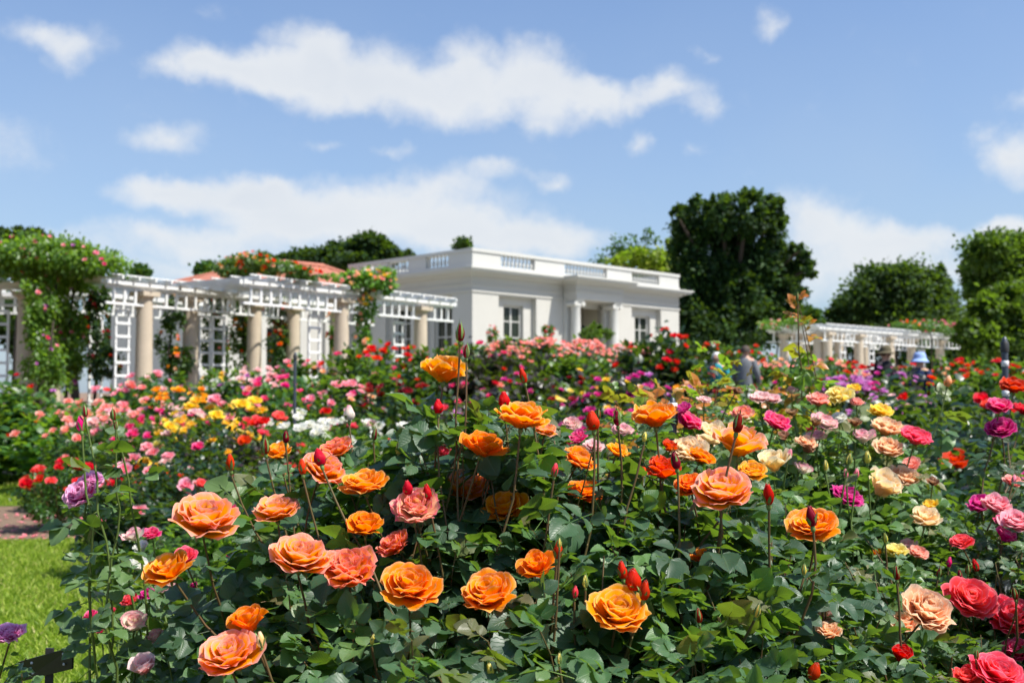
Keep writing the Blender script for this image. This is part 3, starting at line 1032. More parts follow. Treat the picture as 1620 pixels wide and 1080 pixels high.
# pier slab 0.22 deep with recesses, second slab behind with the window openings
wall_with_openings(mb, W, 0, ZF, .22, [(a, b, 0, RT) for a, b in front_rec])
wall_with_openings(mb, W, 0, ZF, .20, [(1.77, 2.80, .45, 3.98), (4.95, 7.35, 0, 4.1), (9.45, 10.48, .45, 3.98)], plane=.222)
mb.box(.222, W - .002, .0, .42, ZF + .001, ZC0)
wall_with_openings(mb, DY, 0, ZF, .22, [(a + .424, b + .424, 0, RT) for a, b in side_rec], 'y', 0)
mb2 = MB()
# the side wall starts behind the front wall's own thickness
mb = MB()
wall_with_openings(mb, W, 0, ZF, .22, [(a, b, 0, RT) for a, b in front_rec])
wall_with_openings(mb, W, 0, ZF, .20, [(1.77, 2.80, .45, 3.98), (4.95, 7.35, 0, 4.1), (9.45, 10.48, .45, 3.98)], plane=.222)
def side(mb, x0, th, ops, z1):
    cur = .424
    for a, b, za, zb in ops:
        mb.box(x0, x0 + th, cur, a, 0, z1); 
        if za > 0: mb.box(x0, x0 + th, a, b, 0, za)
        mb.box(x0, x0 + th, a, b, zb, z1); cur = b
    mb.box(x0, x0 + th, cur, DY, 0, z1)
side(mb, 0, .22, [(a, b, 0, RT) for a, b in side_rec], ZF)
side(mb, .222, .20, [(1.3, 2.3, .45, 3.98), (3.6, 4.6, .45, 3.98)], ZF)
mb.box(W - .3, W, .424, DY, 0, ZF)
mb.box(.45, W - .31, DY - .25, DY, 0, ZF)
mb.box(.45, W - .31, 1.9, 2.0, 0, ZF)      # inner wall of the porch
mb.build('wall', M_wall, bld)
mb = MB()
mb.box(.0, W, .0, DY, ZF + .002, ZC0 - .002)
mb.box(-.035, W + .035, -.035, DY, ZF + .002, ZF + .09)
mb.box(-.03, W + .03, -.03, DY, 4.60, 4.64)
mb.build('frieze', M_wall, bld)
mb = MB()
for k, (dz0, dz1, pr) in enumerate([(0, .07, .10), (.072, .12, .22), (.122, .20, .40), (.202, .262, .46)]):
    mb.box(-pr, W + pr, -pr, DY, ZC0 + dz0, ZC0 + dz1)
mb.build('cornice', M_trim, bld)


def baluster(mb, x, y, z0, h):
    p = [(.05, 0), (.05, .06), (.03, .08), (.035, .14), (.062, .30), (.058, .40), (.03, .68), (.026, .80), (.045, .86), (.05, .90), (.05, 1.0)]
    mb.lathe([(a, z0 + b * h) for a, b in p], 8, (x, y, 0))


fsec = [(1.4, 3.2), (4.85, 7.4), (9.0, 10.85)]
ssec = [(1.25, 2.5), (3.5, 4.75), (5.6, 6.5)]
mb = MB()
z0, z1 = ZC1 + .002, ZP
def runs(secs, length):
    cur = 0; out = []
    for a, b in secs:
        out.append((cur, a)); cur = b
    out.append((cur, length)); return out
for a, b in runs(fsec, W):
    mb.box(a, b, 0, .24, z0 + .16, z1 - .12)
for a, b in runs(ssec, DY):
    mb.box(0, .24, max(a, .242), b, z0 + .16, z1 - .12)
mb.box(-.03, W + .03, -.03, .28, z0, z0 + .158); mb.box(-.03, .28, .282, DY, z0, z0 + .158)
mb.box(-.04, W + .04, -.04, .29, z1 - .118, z1); mb.box(-.04, .29, .292, DY, z1 - .118, z1)
mb.box(W - .24, W, .3, DY, z0, z1)
mb.box(.3, W - .25, DY - .2, DY, z0, z1)
mb.build('parapet', M_trim, bld)
for secs, ax in ((fsec, 'x'), (ssec, 'y')):
    for a, b in secs:
        bmb = MB(); k = int((b - a) / .19)
        for i in range(k):
            s = a + (i + .5) * (b - a) / k
            if ax == 'x': baluster(bmb, s, .12, z0 + .158, z1 - .118 - z0 - .158)
            else: baluster(bmb, .12, s, z0 + .158, z1 - .118 - z0 - .158)
        bmb.build('balustrade', M_trim, bld, True)
mb = MB(); mb.box(.25, W - .25, .3, DY - .2, ZC1 - .2, ZC1 + .05); mb.build('roof', M_wall, bld)


def window(parent, a, b, z0, z1, y, nx=2, nz=6, axis='x', mat=M_trim, fw=.075, mw=.04):
    """frame with muntins as one mesh, the panes a child of it"""
    m = MB()
    def bx(s0, s1, zz0, zz1, d0, d1):
        if axis == 'x': m.box(s0, s1, y + d0, y + d1, zz0, zz1)
        else: m.box(y + d0, y + d1, s0, s1, zz0, zz1)
    bx(a, a + fw, z0, z1, 0, .07); bx(b - fw, b, z0, z1, 0, .07)
    bx(a + fw, b - fw, z0, z0 + fw, .002, .068); bx(a + fw, b - fw, z1 - fw, z1, .002, .068)
    for i in range(1, nx):
        s = a + (b - a) * i / nx; bx(s - mw * .8, s + mw * .8, z0 + fw, z1 - fw, .01, .06)
    for j in range(1, nz):
        zz = z0 + (z1 - z0) * j / nz
        for i in range(nx):
            s0 = a + (b - a) * i / nx + (fw if i == 0 else mw * .8); s1 = a + (b - a) * (i + 1) / nx - (fw if i == nx - 1 else mw * .8)
            bx(s0, s1, zz - mw / 2, zz + mw / 2, .012, .058)
    o = m.build('window', mat, parent)
    g = MB()
    if axis == 'x': g.box(a + .02, b - .02, y + .03, y + .04, z0 + .02, z1 - .02)
    else: g.box(y + .03, y + .04, a + .02, b - .02, z0 + .02, z1 - .02)
    g.build('pane', M_glass, o)
    return o


window(bld, 1.772, 2.798, .452, 3.978, .36)
window(bld, 9.452, 10.478, .452, 3.978, .36)
window(bld, 1.302, 2.298, .452, 3.978, .36, axis='y')
window(bld, 3.602, 4.598, .452, 3.978, .36, axis='y')
# porch
mb = MB()
PX0, PX1, PP = 4.74, 7.56, .70
mb.box(PX0, PX1, -PP, -.04, ZF + .0, ZC0 - .002)
mb.box(PX0 - .03, PX1 + .03, -PP - .03, -.04, ZF + .30, ZF + .34)
mb.build('porch_entablature', M_wall, bld)
mb = MB()
for dz0, dz1, pr in [(0, .07, .10), (.072, .12, .22), (.122, .20, .40), (.202, .262, .46)]:
    mb.box(PX0 - pr, PX1 + pr, -PP - pr, -pr - .002, ZC0 + dz0 + .001, ZC0 + dz1 + .003)
mb.build('porch_cornice', M_trim, bld)
for x in (PX0 + .27, PX1 - .27):
    m = MB()
    m.lathe([(.30, .0), (.30, .12), (.24, .14), (.27, .2), (.23, .26), (.215, .3), (.21, 1.6), (.19, 3.0), (.175, 4.0), (.19, 4.04), (.19, 4.08)], 24, (x, -PP + .28, 0))
    col = m.build('column', M_trim, bld, True)
    c = MB()
    c.box(x - .24, x + .24, -PP + .04, -PP + .52, 4.24, ZF - .002)
    c.box(x - .21, x + .21, -PP + .08, -PP + .48, 4.082, 4.238)
    for sx_ in (-1, 1):
        for k in range(2):
            V = []
            a = np.arange(14) / 14 * 2 * PI
            yy = (-PP + .05, -PP + .51)
            cx_ = x + sx_ * .21
            ring = [(cx_ + .095 * math.cos(t), 4.15 + .095 * math.sin(t)) for t in a]
        P = [(q[0], yy[0], q[1]) for q in ring] + [(q[0], yy[1], q[1]) for q in ring] + [(cx_, yy[0] - .012, 4.15), (cx_, yy[1] + .012, 4.15)]
        Qs = [(i, (i + 1) % 14, 14 + (i + 1) % 14, 14 + i) for i in range(14)] + [((i + 1) % 14, i, 28, 28) for i in range(14)] + [(14 + i, 14 + (i + 1) % 14, 29, 29) for i in range(14)]
        c.add(P, np.array(Qs))
    c.build('capital', M_trim, col)
for x0, x1 in ((PX0 + .02, PX0 + .50), (PX1 - .50, PX1 - .02)):
    m = MB(); m.box(x0, x1, -.16, -.002, 0, ZF - .002); m.box(x0 - .03, x1 + .03, -.2, -.165, 4.12, ZF - .004); m.build('pilaster', M_trim, bld)
m = MB(); m.box(PX0 - .2, PX1 + .2, -PP - .5, -.21, 0, .15); m.build('porch_step', M_beige, bld)
m = MB(); m.box(4.96, 7.34, 1.86, 1.895, .16, 4.3); m.box(4.945, 4.985, .43, 1.85, .16, 4.3); m.box(7.315, 7.355, .43, 1.85, .16, 4.3)
m.build('porch_lining', M_beige, bld)
window(bld, 5.5, 6.8, 3.05, 3.75, 1.76, 4, 1)
d = window(bld, 5.45, 6.85, .16, 2.85, 1.76, 2, 4, fw=.12); d.name = 'door'

# wing with the red tile roof
M_tile, n_, p_ = new_mat('terracotta_tile')
tcn = n_.nodes.new('ShaderNodeTexCoord')
a1 = noise(n_, tcn.outputs['Object'], 3, 5, .6)
n_.links.new(mix(n_, a1.outputs['Fac'], (.24, .08, .05), (.50, .19, .12)), p_.inputs['Base Color']); p_.inputs['Roughness'].default_value = .8
wing = thing('tiled_wing', 'low cream wing with a red tiled hip roof behind the rose pergola', 'building', C0, ANG)
mb = MB()
X0, X1, Y0, Y1 = -6.6, 3.4, 7.203, 14.0
EZ = 4.5
doors = [(-3.75, -2.7), (-6.1, -5.35)]
cur = X0
for a, b in sorted(doors):
    mb.box(cur, a, Y0, Y0 + .25, 0, EZ); mb.box(a, b, Y0, Y0 + .25, 3.2, EZ); cur = b
mb.box(cur, X1, Y0, Y0 + .25, 0, EZ)
mb.box(X0, X0 + .25, Y0 + .252, Y1, 0, EZ); mb.box(X0 + .252, X1, Y1 - .25, Y1, 0, EZ); mb.box(X1 - .25, X1, Y0 + .252, Y1 - .252, 0, EZ)
mb.box(-2.35, -1.9, Y0 - .15, Y0 - .003, 0, EZ - .02); mb.box(-1.2, -.5, Y0 - .15, Y0 - .003, 0, EZ - .02)
mb.build('wall', M_wall, wing)
for a, b in doors:
    window(wing, a + .003, b - .003, .3, 3.197, Y0 + .12, 2, 4, mat=M_dark, fw=.09)
mb = MB(); mb.box(X0 - .12, X1, Y0 - .38, Y0 - .16, 0, .35); mb.build('plinth', M_beige, wing)
mb = MB()
ex0, ex1, ey0, ey1, rz0, rz1 = X0 - .25, X1 + .6, Y0 - .5, Y1 + .5, EZ - .05, 6.12
rx0, rx1, ry = -1.4, 1.2, (ey0 + ey1) / 2
def slope(p0, p1, q0, q1, step=.24):
    """barrel tiles running down from ridge q0-q1 to eave p0-p1"""
    p0, p1, q0, q1 = map(Vector, (p0, p1, q0, q1))
    L_ = (p1 - p0).length; k = int(L_ / step * 4)
    t = np.linspace(0, 1, k + 1)
    bot = np.array(p0)[None] * (1 - t[:, None]) + np.array(p1)[None] * t[:, None]
    top = np.array(q0)[None] * (1 - t[:, None]) + np.array(q1)[None] * t[:, None]
    # keep the tile rows perpendicular to the eave: slide the top ends
    ed = (p1 - p0).normalized(); q0t = (q0 - p0).dot(ed) / L_; q1t = (q1 - p0).dot(ed) / L_
    rows = 9; P = []
    for j in range(rows):
        s = j / (rows - 1)
        a, b = q0t * s, 1 + (q1t - 1) * s
        tt = np.clip(t, a, b)
        base = np.array(p0)[None] + np.array(p1 - p0)[None] * tt[:, None]
        up = np.array(q0 - p0 - ed * (q0 - p0).dot(ed))
        bump = .07 * np.abs(np.sin(t * k / 4 * PI)) + .02 * (j % 2)
        P.append(base + up[None] * s + np.array([0, 0, 1])[None] * bump[:, None])
    P = np.array(P)
    mb.add(P.reshape(-1, 3), grid_faces(k + 1, rows))
slope((ex0, ey0, rz0), (ex1, ey0, rz0), (rx0, ry, rz1), (rx1, ry, rz1))
slope((ex0, ey1, rz0), (ex0, ey0, rz0), (rx0, ry, rz1), (rx0, ry, rz1))
slope((ex1, ey1, rz0), (ex0, ey1, rz0), (rx1, ry, rz1), (rx0, ry, rz1))
slope((ex1, ey0, rz0), (ex1, ey1, rz0), (rx1, ry, rz1), (rx1, ry, rz1))
mb.box(ex0 + .1, ex1 - .1, ey0 + .1, ey1 - .1, rz0 - .12, rz0 - .02)
mb.tube([(rx0, ry, rz1 + .06), (rx1, ry, rz1 + .06)], [.12, .12], 8)
for (hx, hy, ex_, ey_) in ((rx0, ry, ex0, ey0), (rx1, ry, ex1, ey0), (rx0, ry, ex0, ey1), (rx1, ry, ex1, ey1)):
    mb.tube([(ex_, ey_, rz0 + .08), (hx, hy, rz1 + .06)], [.10, .10], 8)
mb.build('roof', M_tile, wing, True)

# lantern in the porch, clipped ball tree in a pot
lt = thing('hanging_lantern', 'dark glass lantern hanging in the porch of the white pavilion', 'lantern', C0 + Vector((math.cos(ANG) * 6.15 - math.sin(ANG) * .2, math.sin(ANG) * 6.15 + math.cos(ANG) * .2, 3.0)))
m = MB(); m.tube([(0, 0, .42), (0, 0, 1.12)], [.012, .012], 6); m.build('rod', M_dark, lt)
m = MB(); m.lathe([(.03, .42), (.16, .34), (.17, .31), (.14, .3)], 6)
for k in range(6):
    a = k * PI / 3; m.bar((.14 * math.cos(a), .14 * math.sin(a), 0), (.14 * math.cos(a), .14 * math.sin(a), .31), .02, .02)
m.lathe([(.15, .0), (.15, .03), (.02, -.03)], 6); m.build('frame', M_dark, lt)
m = MB(); m.lathe([(.12, .02), (.12, .3)], 6); m.build('pane', M_glass, lt)

# ------------------------------------------------------------------ pergolas
M_col = simple_mat('cast_stone', (.50, .42, .32), .85, .2, .16, 3, .3, 50)
M_white = simple_mat('white_paint', (.72, .72, .70), .55, .35, .05, 3)


def pergola(label, A, B, width, cols, rear_cols, trellis, group='white rose pergolas', gz=.45, raf=.42):
    """A, B: ends of the near rim on the ground plan; cols: distances along it"""
    A, B = Vector((A[0], A[1], gz)), Vector((B[0], B[1], gz))
    d = (B - A); Ln = d.length; ang = math.atan2(d.y, d.x)
    root = thing('pergola', label, 'pergola', A, ang, group)
    H = 3.2
    def column(x, y):
        m = MB()
        m.lathe([(.23, 0), (.23, .1), (.20, .14), (.185, .2), (.18, 1.0), (.16, 2.7), (.165, 2.74), (.20, 2.80)], 20, (x, y, 0))
        m.box(x - .22, x + .22, y - .22, y + .22, 2.802, 2.9)
        m.build('column', M_col, root, False)
    for x in cols: column(x, .24)
    for x in rear_cols: column(x, width - .24)
    for yb in (.16, width - .16):
        m = MB()
        m.box(-.25, Ln + .25, yb - .09, yb - .04, 2.99, 3.08); m.box(-.25, Ln + .25, yb + .04, yb + .09, 2.99, 3.08)
        m.build('beam', M_white, root)
        m = MB()   # ladder shaped frieze under the beam
        m.box(-.2, Ln + .2, yb - .025, yb + .025, 2.58, 2.63)
        m.box(-.2, Ln + .2, yb - .024, yb + .024, 2.93, 2.985)
        k = int(Ln / .27)
        for i in range(k + 1):
            s = i * Ln / k
            if all(abs(s - c) > .24 for c in (cols if yb < 1 else rear_cols)):
                m.box(s - .026, s + .026, yb - .018, yb + .018, 2.631, 2.929)
        m.build('ladder_frieze', M_white, root)
    n = int(Ln / raf)
    for i in range(n + 1):
        m = MB(); s = i * Ln / n
        m.box(s - .022, s + .022, -.12, width + .12, 3.082, 3.16)
        m.build('rafter', M_white, root)
    m = MB()
    for k in range(int(width / .55) + 1):
        yy = .02 + k * (width - .04) / int(width / .55)
        m.box(-.15, Ln + .15, yy - .018, yy + .018, 3.163, 3.19)
    m.build('battens', M_white, root)
    for x, y in trellis:
        m = MB()
        for s in (-.16, .16): m.box(x + s - .022, x + s + .022, y - .02, y + .02, 0, 2.5)
        for j in range(9): m.box(x - .19, x + .19, y - .035, y - .021, .3 + j * .27, .355 + j * .27)
        m.build('trellis', M_white, root)
    return root


def ground_pt(px, D): return ((px - 810) / F * D, D)


pergola('white pergola section with stone columns at the far left edge, under the pink climbing rose', (-17.5, 21.6), (-9.85, 22.2), 2.6, [1.5, 4.6, 7.35], [1.5, 4.6, 7.2], [(6.85, .2), (4.1, .2)])
pergola('white pergola section on pale stone columns in front of the shaded cream wall', (-7.95, 21.6), (-5.6, 25.6), 3.0, [.86, 4.1], [.15, 3.0], [(.34, .3), (1.6, 2.7), (2.6, .3)])
pergola('white pergola section draped with orange and yellow roses beside the pavilion', (-5.2, 21.7), (-1.5, 27.1), 3.0, [2.75, 5.55], [.6, 3.7, 5.2], [(2.1, .45), (4.95, .45), (1.2, 2.55)])
pergola('distant white pergola section with a pale climber, nearest the dark evergreen', ground_pt(1222, 38.5), ground_pt(1295, 37.5), 2.6, [.35, 1.6], [.35, 1.6], [(.9, .45)])
pergola('middle section of the distant white pergola, its rafters in full sun', ground_pt(1312, 37.2), ground_pt(1452, 41.5), 2.0, [.3, 2.4, 4.6], [.8, 3.6], [(1.4, .3), (3.4, .3)])
pergola('distant white pergola section at the far end, under pink climbing roses', ground_pt(1440, 42), ground_pt(1525, 44.5), 2.6, [.5, 2.6], [.5, 2.4], [(1.6, .45)])


def climber(label, blobs, leaf, cols, nleaf, nbloom, stems, seed, size=.10, lsize=.08, group='climbing roses on the pergolas', name='climbing_rose'):
    """blobs: (px, py, D, rx, ry, rz) leafy masses in metres"""
    r = np.random.default_rng(seed)
    c0 = at(blobs[0][0], blobs[0][1], blobs[0][2])
    root = thing(name, label, 'climbing rose', (c0.x, c0.y, .45), 0, group)
    B = np.array([c0.x, c0.y, .45])
    vol = np.array([(b[3] * b[4] * b[5]) ** (2 / 3) for b in blobs]); vol /= vol.sum()
    Ps, Os = [], []
    for b, f in zip(blobs, vol):
        n = int(nleaf * f) + 30
        c = np.array(at(b[0], b[1], b[2])); R_ = np.array(b[3:6])
        k = max(6, n // 45)
        dirs = unit(r.normal(0, 1, (k, 3))); cl = dirs * r.uniform(.35, 1.02, (k, 1))
        i = r.integers(k, size=n)
        u = cl[i] + r.normal(0, .17, (n, 3))
        Ps.append(c + u * R_); Os.append(unit(u / R_))
    P = np.vstack(Ps); O_ = np.vstack(Os); n = len(P)
    m = P[:, 2] > .5; P, O_ = P[m], O_[m]; n = len(P)
    d = unit(O_ + r.normal(0, .8, (n, 3)) + [0, 0, -.35]); nn = unit(np.array([0, 0, 1.]) + .6 * O_ + r.normal(0, .45, (n, 3)))
    V, Q, A, Rn = instance(SLEAF, frames(d, nn), P - B, lsize * r.uniform(.7, 1.4, n), r.beta(2, 2, n))
    link('foliage', mesh_np('foliage', V, Q, {'pc': A, 'rnd': Rn}, [G[leaf]]), root)
    for st in stems:
        pts = [np.array(at(*q)) - B for q in st]
        m = MB(); p = np.array(pts); t = np.linspace(0, len(p) - 1, 12)
        p = np.stack([np.interp(t, np.arange(len(p)), p[:, k]) for k in range(3)], -1) + r.normal(0, .02, (12, 3))
        m.tube(p, np.linspace(.04, .015, 12), 6); m.build('stem', M_wood, root, True)
    for k in range(nbloom):
        j = int(r.choice(len(blobs), p=vol)); b = blobs[j]; c = at(*b[:3])
        v = unit(r.normal(0, 1, 3) + [0, -.6, .35]) * r.uniform(.9, 1.05)
        P_ = Vector(c) + Vector((v[0] * b[3], v[1] * b[4], v[2] * b[5])) - Vector(B)
        col = cols[int(r.integers(len(cols)))]
        if isinstance(col, tuple): col = col[1] if b[0] > col[2] else col[0]
        link('bloom', SMALL[int(r.integers(4))], root, P_, Vector((v[0], v[1] - .5, v[2] + .6)).to_track_quat('Z', 'Y'), size * r.uniform(.75, 1.25), PET[col])
    return root


climber('mounded pink climbing rose over the left pergola, its green mass trailing down between two columns',
        [(30, 412, 21.6, .9, 1.3, .32), (75, 402, 21.8, .9, 1.3, .36), (125, 412, 21.8, .7, 1.2, .28), (168, 424, 21.6, .4, .8, .16), (0, 415, 22, .9, 1, .30),
         (70, 470, 21, .30, .5, .5), (60, 520, 20.8, .24, .4, .6), (75, 575, 20.6, .38, .4, .6), (108, 500, 22.4, .38, .5, .7), (108, 560, 22.4, .36, .5, .7), (100, 445, 22.4, .6, .6, .25)],
        'lime', ['pink', 'hot_pink', 'pink', 'lilac'], 22000, 110, [[(62, 640, 20.8), (60, 560, 20.8), (68, 450, 21)], [(75, 640, 20.6), (80, 540, 20.7), (90, 440, 21.4)], [(105, 640, 22.3), (112, 500, 22.3), (115, 440, 22)]], 1)
climber('dark red climbing rose growing up behind a stone column, left of the cream wall', [(150, 500, 23, .22, .3, .5), (158, 560, 23, .26, .3, .55), (168, 580, 22.6, .3, .3, .3), (155, 470, 23, .3, .3, .25)], 'dark', ['red', 'dark_red'], 2600, 22, [[(150, 640, 23), (155, 560, 23), (152, 470, 23)]], 2)
climber('slender peach climbing rose on the white trellis between the two middle columns', [(272, 500, 23.4, .22, .2, .45), (268, 555, 23.4, .28, .2, .5), (285, 575, 23.2, .3, .2, .35)], 'mid', ['salmon', 'amber', 'peach'], 1500, 20, [[(272, 640, 23.4), (268, 560, 23.4), (275, 480, 23.4)]], 3)
climber('sparse salmon climbing rose leaning on the shorter middle column', [(338, 500, 24.5, .24, .2, .5), (335, 560, 24.5, .3, .2, .5)], 'mid', ['salmon', 'coral'], 1400, 9, [[(335, 640, 24.5), (338, 560, 24.5), (340, 480, 24.5)]], 4)
climber('large orange and red climbing rose over the pergola before the red tile roof',
        [(375, 425, 23.6, .38, .8, .26), (405, 416, 23.2, .4, .9, .2), (440, 423, 22.8, .45, .8, .14), (480, 433, 23, .5, .6, .10), (385, 480, 26.2, .34, .4, .6), (388, 545, 26.2, .38, .4, .7), (440, 480, 26.4, .34, .4, .55), (444, 545, 26.4, .34, .4, .65)],
        'mid', [('salmon', 'scarlet', 395), ('amber', 'red_orange', 395), ('peach', 'scarlet', 450), 'red_orange', 'amber'], 9000, 190, [[(385, 640, 26.2), (388, 540, 26.2), (380, 440, 25)], [(447, 640, 26.4), (444, 540, 26.4), (440, 440, 25)]], 5)
climber('apricot and yellow climbing rose over the pergola corner next to the shaded parapet', [(548, 440, 24, .4, .5, .16), (585, 443, 24.4, .45, .6, .22), (607, 446, 24.6, .3, .5, .26), (578, 480, 24.6, .3, .3, .4), (576, 540, 24.6, .22, .3, .6), (530, 520, 25, .2, .2, .5)],
        'lime', ['peach', 'yellow', 'salmon', 'peach'], 3600, 100, [[(570, 640, 24.6), (577, 540, 24.6), (585, 460, 24.5)]], 6)
climber('pale climbing rose on the near end of the distant pergola', [(1225, 513, 38.5, .6, .8, .18), (1262, 510, 38, .5, .8, .2)], 'lime', ['salmon', 'pale_pink'], 1500, 26, [[(1228, 620, 38.4), (1230, 540, 38.4), (1226, 516, 38.4)]], 7)
climber('magenta and orange climbing rose on the far end of the distant pergola', [(1430, 515, 41.6, .6, .7, .2), (1470, 516, 42.4, .9, .8, .25), (1505, 520, 43.6, .7, .8, .24)], 'mid', [('amber', 'hot_pink', 1440), ('red_orange', 'magenta', 1440), 'pink'], 2600, 60, [[(1476, 620, 42.4), (1474, 540, 42.4), (1470, 518, 42.4)]], 8)

# ------------------------------------------------------------------ trees
TLEAF = leaflet(3, 3, .3, .3, .42, 0)


def tree(label, px, D, trunk_h, trunk_r, blobs, leaf, nleaf, lsize, seed, name='broadleaf_tree', limbs=True, cl=.16, group='trees behind the rose garden', fill=1.0):
    """blobs: (px, py, rx_px, ry_px [, depth offset]) of the crown"""
    r = np.random.default_rng(seed)
    x = (px - 810) / F * D; gz = .45
    root = thing(name, label, 'tree', (x, D, gz), 0, group)
    B = np.array([x, D, gz])
    m = MB()
    top = np.array([x + r.normal(0, .2), D, gz + trunk_h])
    p = bez(B, B + [0, 0, trunk_h * .4], top - [0, 0, trunk_h * .3], top, 8) - B
    m.tube(p, np.linspace(trunk_r * 1.3, trunk_r * .7, 8) * (1 if name != 'conifer' else np.linspace(1, .1, 8)), 9)
    Ps, Os, Ks = [], [], []
    area = np.array([b[2] * b[3] for b in blobs], float); area /= area.sum()
    for b, f in zip(blobs, area):
        off = b[4] if len(b) > 4 else r.normal(0, .5)
        Db = D + off
        c = np.array(at(b[0], b[1], Db)); k_ = Db / F
        R_ = np.array([b[2] * k_, max(b[2], b[3]) * k_ * .9, b[3] * k_]) * .92
        q = bez(p[-3] + B, top, (top + c) / 2 + r.normal(0, .2, 3), c, 7) - B
        m.tube(q, np.linspace(trunk_r * .5, trunk_r * .1, 7), 6)
        n = int(nleaf * f); k = max(8, int(n / 85))
        dirs = unit(r.normal(0, 1, (k, 3))); dirs[:, 1] *= 1
        cln = dirs * r.uniform(.25, 1.12, (k, 1)) ** .5
        i = r.integers(k, size=n)
        ksz = r.uniform(.5, 1.5, k)
        u = cln[i] + r.normal(0, cl, (n, 3)) * ksz[i][:, None]
        Ps.append(c + u * R_); Os.append(unit(u / R_ + 1e-3)); Ks.append(np.clip(r.beta(2, 3, n) * .7 + r.uniform(0, .4, k)[i], 0, 1))
    m.build('trunk', M_wood, root, True)
    P, O_, K = np.vstack(Ps), np.vstack(Os), np.concatenate(Ks)
    ok = P[:, 2] > gz + .1; P, O_, K = P[ok], O_[ok], K[ok]; n = len(P)
    d = unit(O_ + r.normal(0, .9, (n, 3))); nn = unit(np.array([0, 0, .8]) + .8 * O_ + r.normal(0, .6, (n, 3)))
    V, Q, A, Rn = instance(TLEAF, frames(d, nn), P - B, lsize * r.uniform(.6, 1.5, n), K)
    link('crown', mesh_np('crown', V, Q, {'pc': A, 'rnd': Rn}, [G[leaf]]), root)
    return root


tree('tall dark evergreen tree with a ragged crown standing right of the white pavilion', 1160, 50, 5, .5,
     [(1105, 350, 36, 34), (1085, 400, 28, 50), (1138, 345, 26, 34), (1134, 318, 8, 16), (1182, 340, 34, 34), (1180, 312, 9, 12), (1220, 345, 22, 36), (1130, 410, 60, 60), (1200, 400, 45, 50), (1095, 460, 36, 60), (1160, 470, 60, 60),
      (1215, 450, 42, 45), (1250, 420, 26, 28), (1268, 395, 16, 14), (1278, 425, 16, 12), (1250, 460, 24, 24), (1125, 520, 60, 45), (1190, 510, 56, 40), (1230, 490, 36, 30), (1075, 500, 20, 60), (1100, 318, 7, 10), (1120, 322, 7, 12), (1212, 322, 9, 12), (1236, 350, 10, 10), (1070, 340, 8, 14)],
     'tree_dark', 80000, .17, 1, cl=.13)
tree('wide rounded green tree rising behind the distant pergola', 1410, 75, 5, .5,
     [(1400, 470, 60, 48), (1365, 480, 34, 40), (1440, 460, 50, 40), (1340, 500, 30, 28), (1415, 440, 50, 22), (1480, 490, 36, 34), (1320, 510, 22, 18), (1400, 510, 90, 24), (1500, 510, 30, 22), (1440, 500, 60, 30)], 'tree_mid', 46000, .25, 2)
tree('bright green tree cut by the right edge of the photo', 1590, 46, 4, .3,
     [(1565, 400, 38, 28), (1600, 410, 40, 30), (1545, 430, 26, 20), (1580, 450, 50, 26), (1550, 465, 26, 18), (1620, 400, 30, 26), (1640, 450, 40, 40)], 'tree_bright', 24000, .18, 3, cl=.2)
tree('leafy yellow-green shrub tree below the bright tree at the right edge', 1595, 36, 2, .2,
     [(1560, 500, 32, 30), (1600, 490, 40, 34), (1545, 540, 30, 34), (1590, 545, 50, 36), (1640, 520, 40, 50), (1530, 530, 16, 22)], 'tree_bright', 15000, .17, 4, 'shrub_tree')
tree('thin dark conifer poking up behind the round green tree', 1490, 95, 10.5, .2,
     [(1490, 436, 8, 8), (1489, 425, 3, 8), (1492, 450, 16, 7), (1488, 462, 20, 8), (1495, 474, 22, 8)], 'tree_dark', 3600, .3, 5, 'conifer')
tree('yellow-green tree between the pavilion roof and the dark evergreen', 1015, 58, 5, .25,
     [(1000, 409, 24, 14), (1028, 406, 24, 16), (1054, 396, 13, 22), (985, 416, 18, 10), (1045, 425, 26, 22), (1010, 430, 40, 20)], 'tree_yellow', 5200, .20, 6, cl=.22)
tree('nearly bare twiggy tree behind the right end of the roof', 960, 62, 6, .16,
     [(1005, 388, 34, 14), (975, 402, 26, 12), (950, 412, 12, 10), (1030, 375, 14, 12)], 'tree_mid', 650, .2, 7, cl=.3)
tree('dark green tree mass behind the red tile roof', 540, 70, 5, .4,
     [(590, 395, 34, 22), (560, 398, 34, 18), (520, 405, 34, 15), (480, 410, 34, 12), (450, 412, 24, 10), (610, 405, 22, 18), (540, 415, 80, 16), (420, 416, 16, 10)], 'tree_dark', 17000, .27, 8)
tree('little dark tree top showing above the shaded parapet', 641, 72, 5, .15, [(641, 403, 10, 7), (648, 406, 8, 5)], 'tree_dark', 700, .2, 9)
tree('wispy tree top above the corner of the parapet', 735, 66, 8, .12, [(735, 383, 11, 8), (728, 390, 8, 6), (742, 388, 6, 7)], 'tree_mid', 420, .2, 10, cl=.35)
tree('dark leafy tree above the far left pergola', 30, 45, 4, .25, [(10, 382, 26, 14), (45, 376, 26, 12), (70, 388, 20, 10), (20, 400, 50, 16)], 'tree_dark', 6000, .2, 11)
tree('small grey-green tree top just right of the pink climber', 222, 48, 4, .12, [(222, 425, 13, 8), (214, 432, 8, 6), (230, 433, 8, 5)], 'tree_mid', 800, .17, 12)
tree('thin green tree top left of the red roof', 322, 52, 4, .12, [(318, 430, 12, 10), (330, 422, 8, 8)], 'tree_mid', 700, .18, 13, cl=.25)
tree('low hedge-like tree closing the gap beside the dark evergreen', 1270, 55, 2, .2, [(1285, 505, 14, 12), (1262, 500, 20, 18), (1240, 520, 30, 20), (1300, 520, 12, 8)], 'tree_mid', 4200, .2, 14)
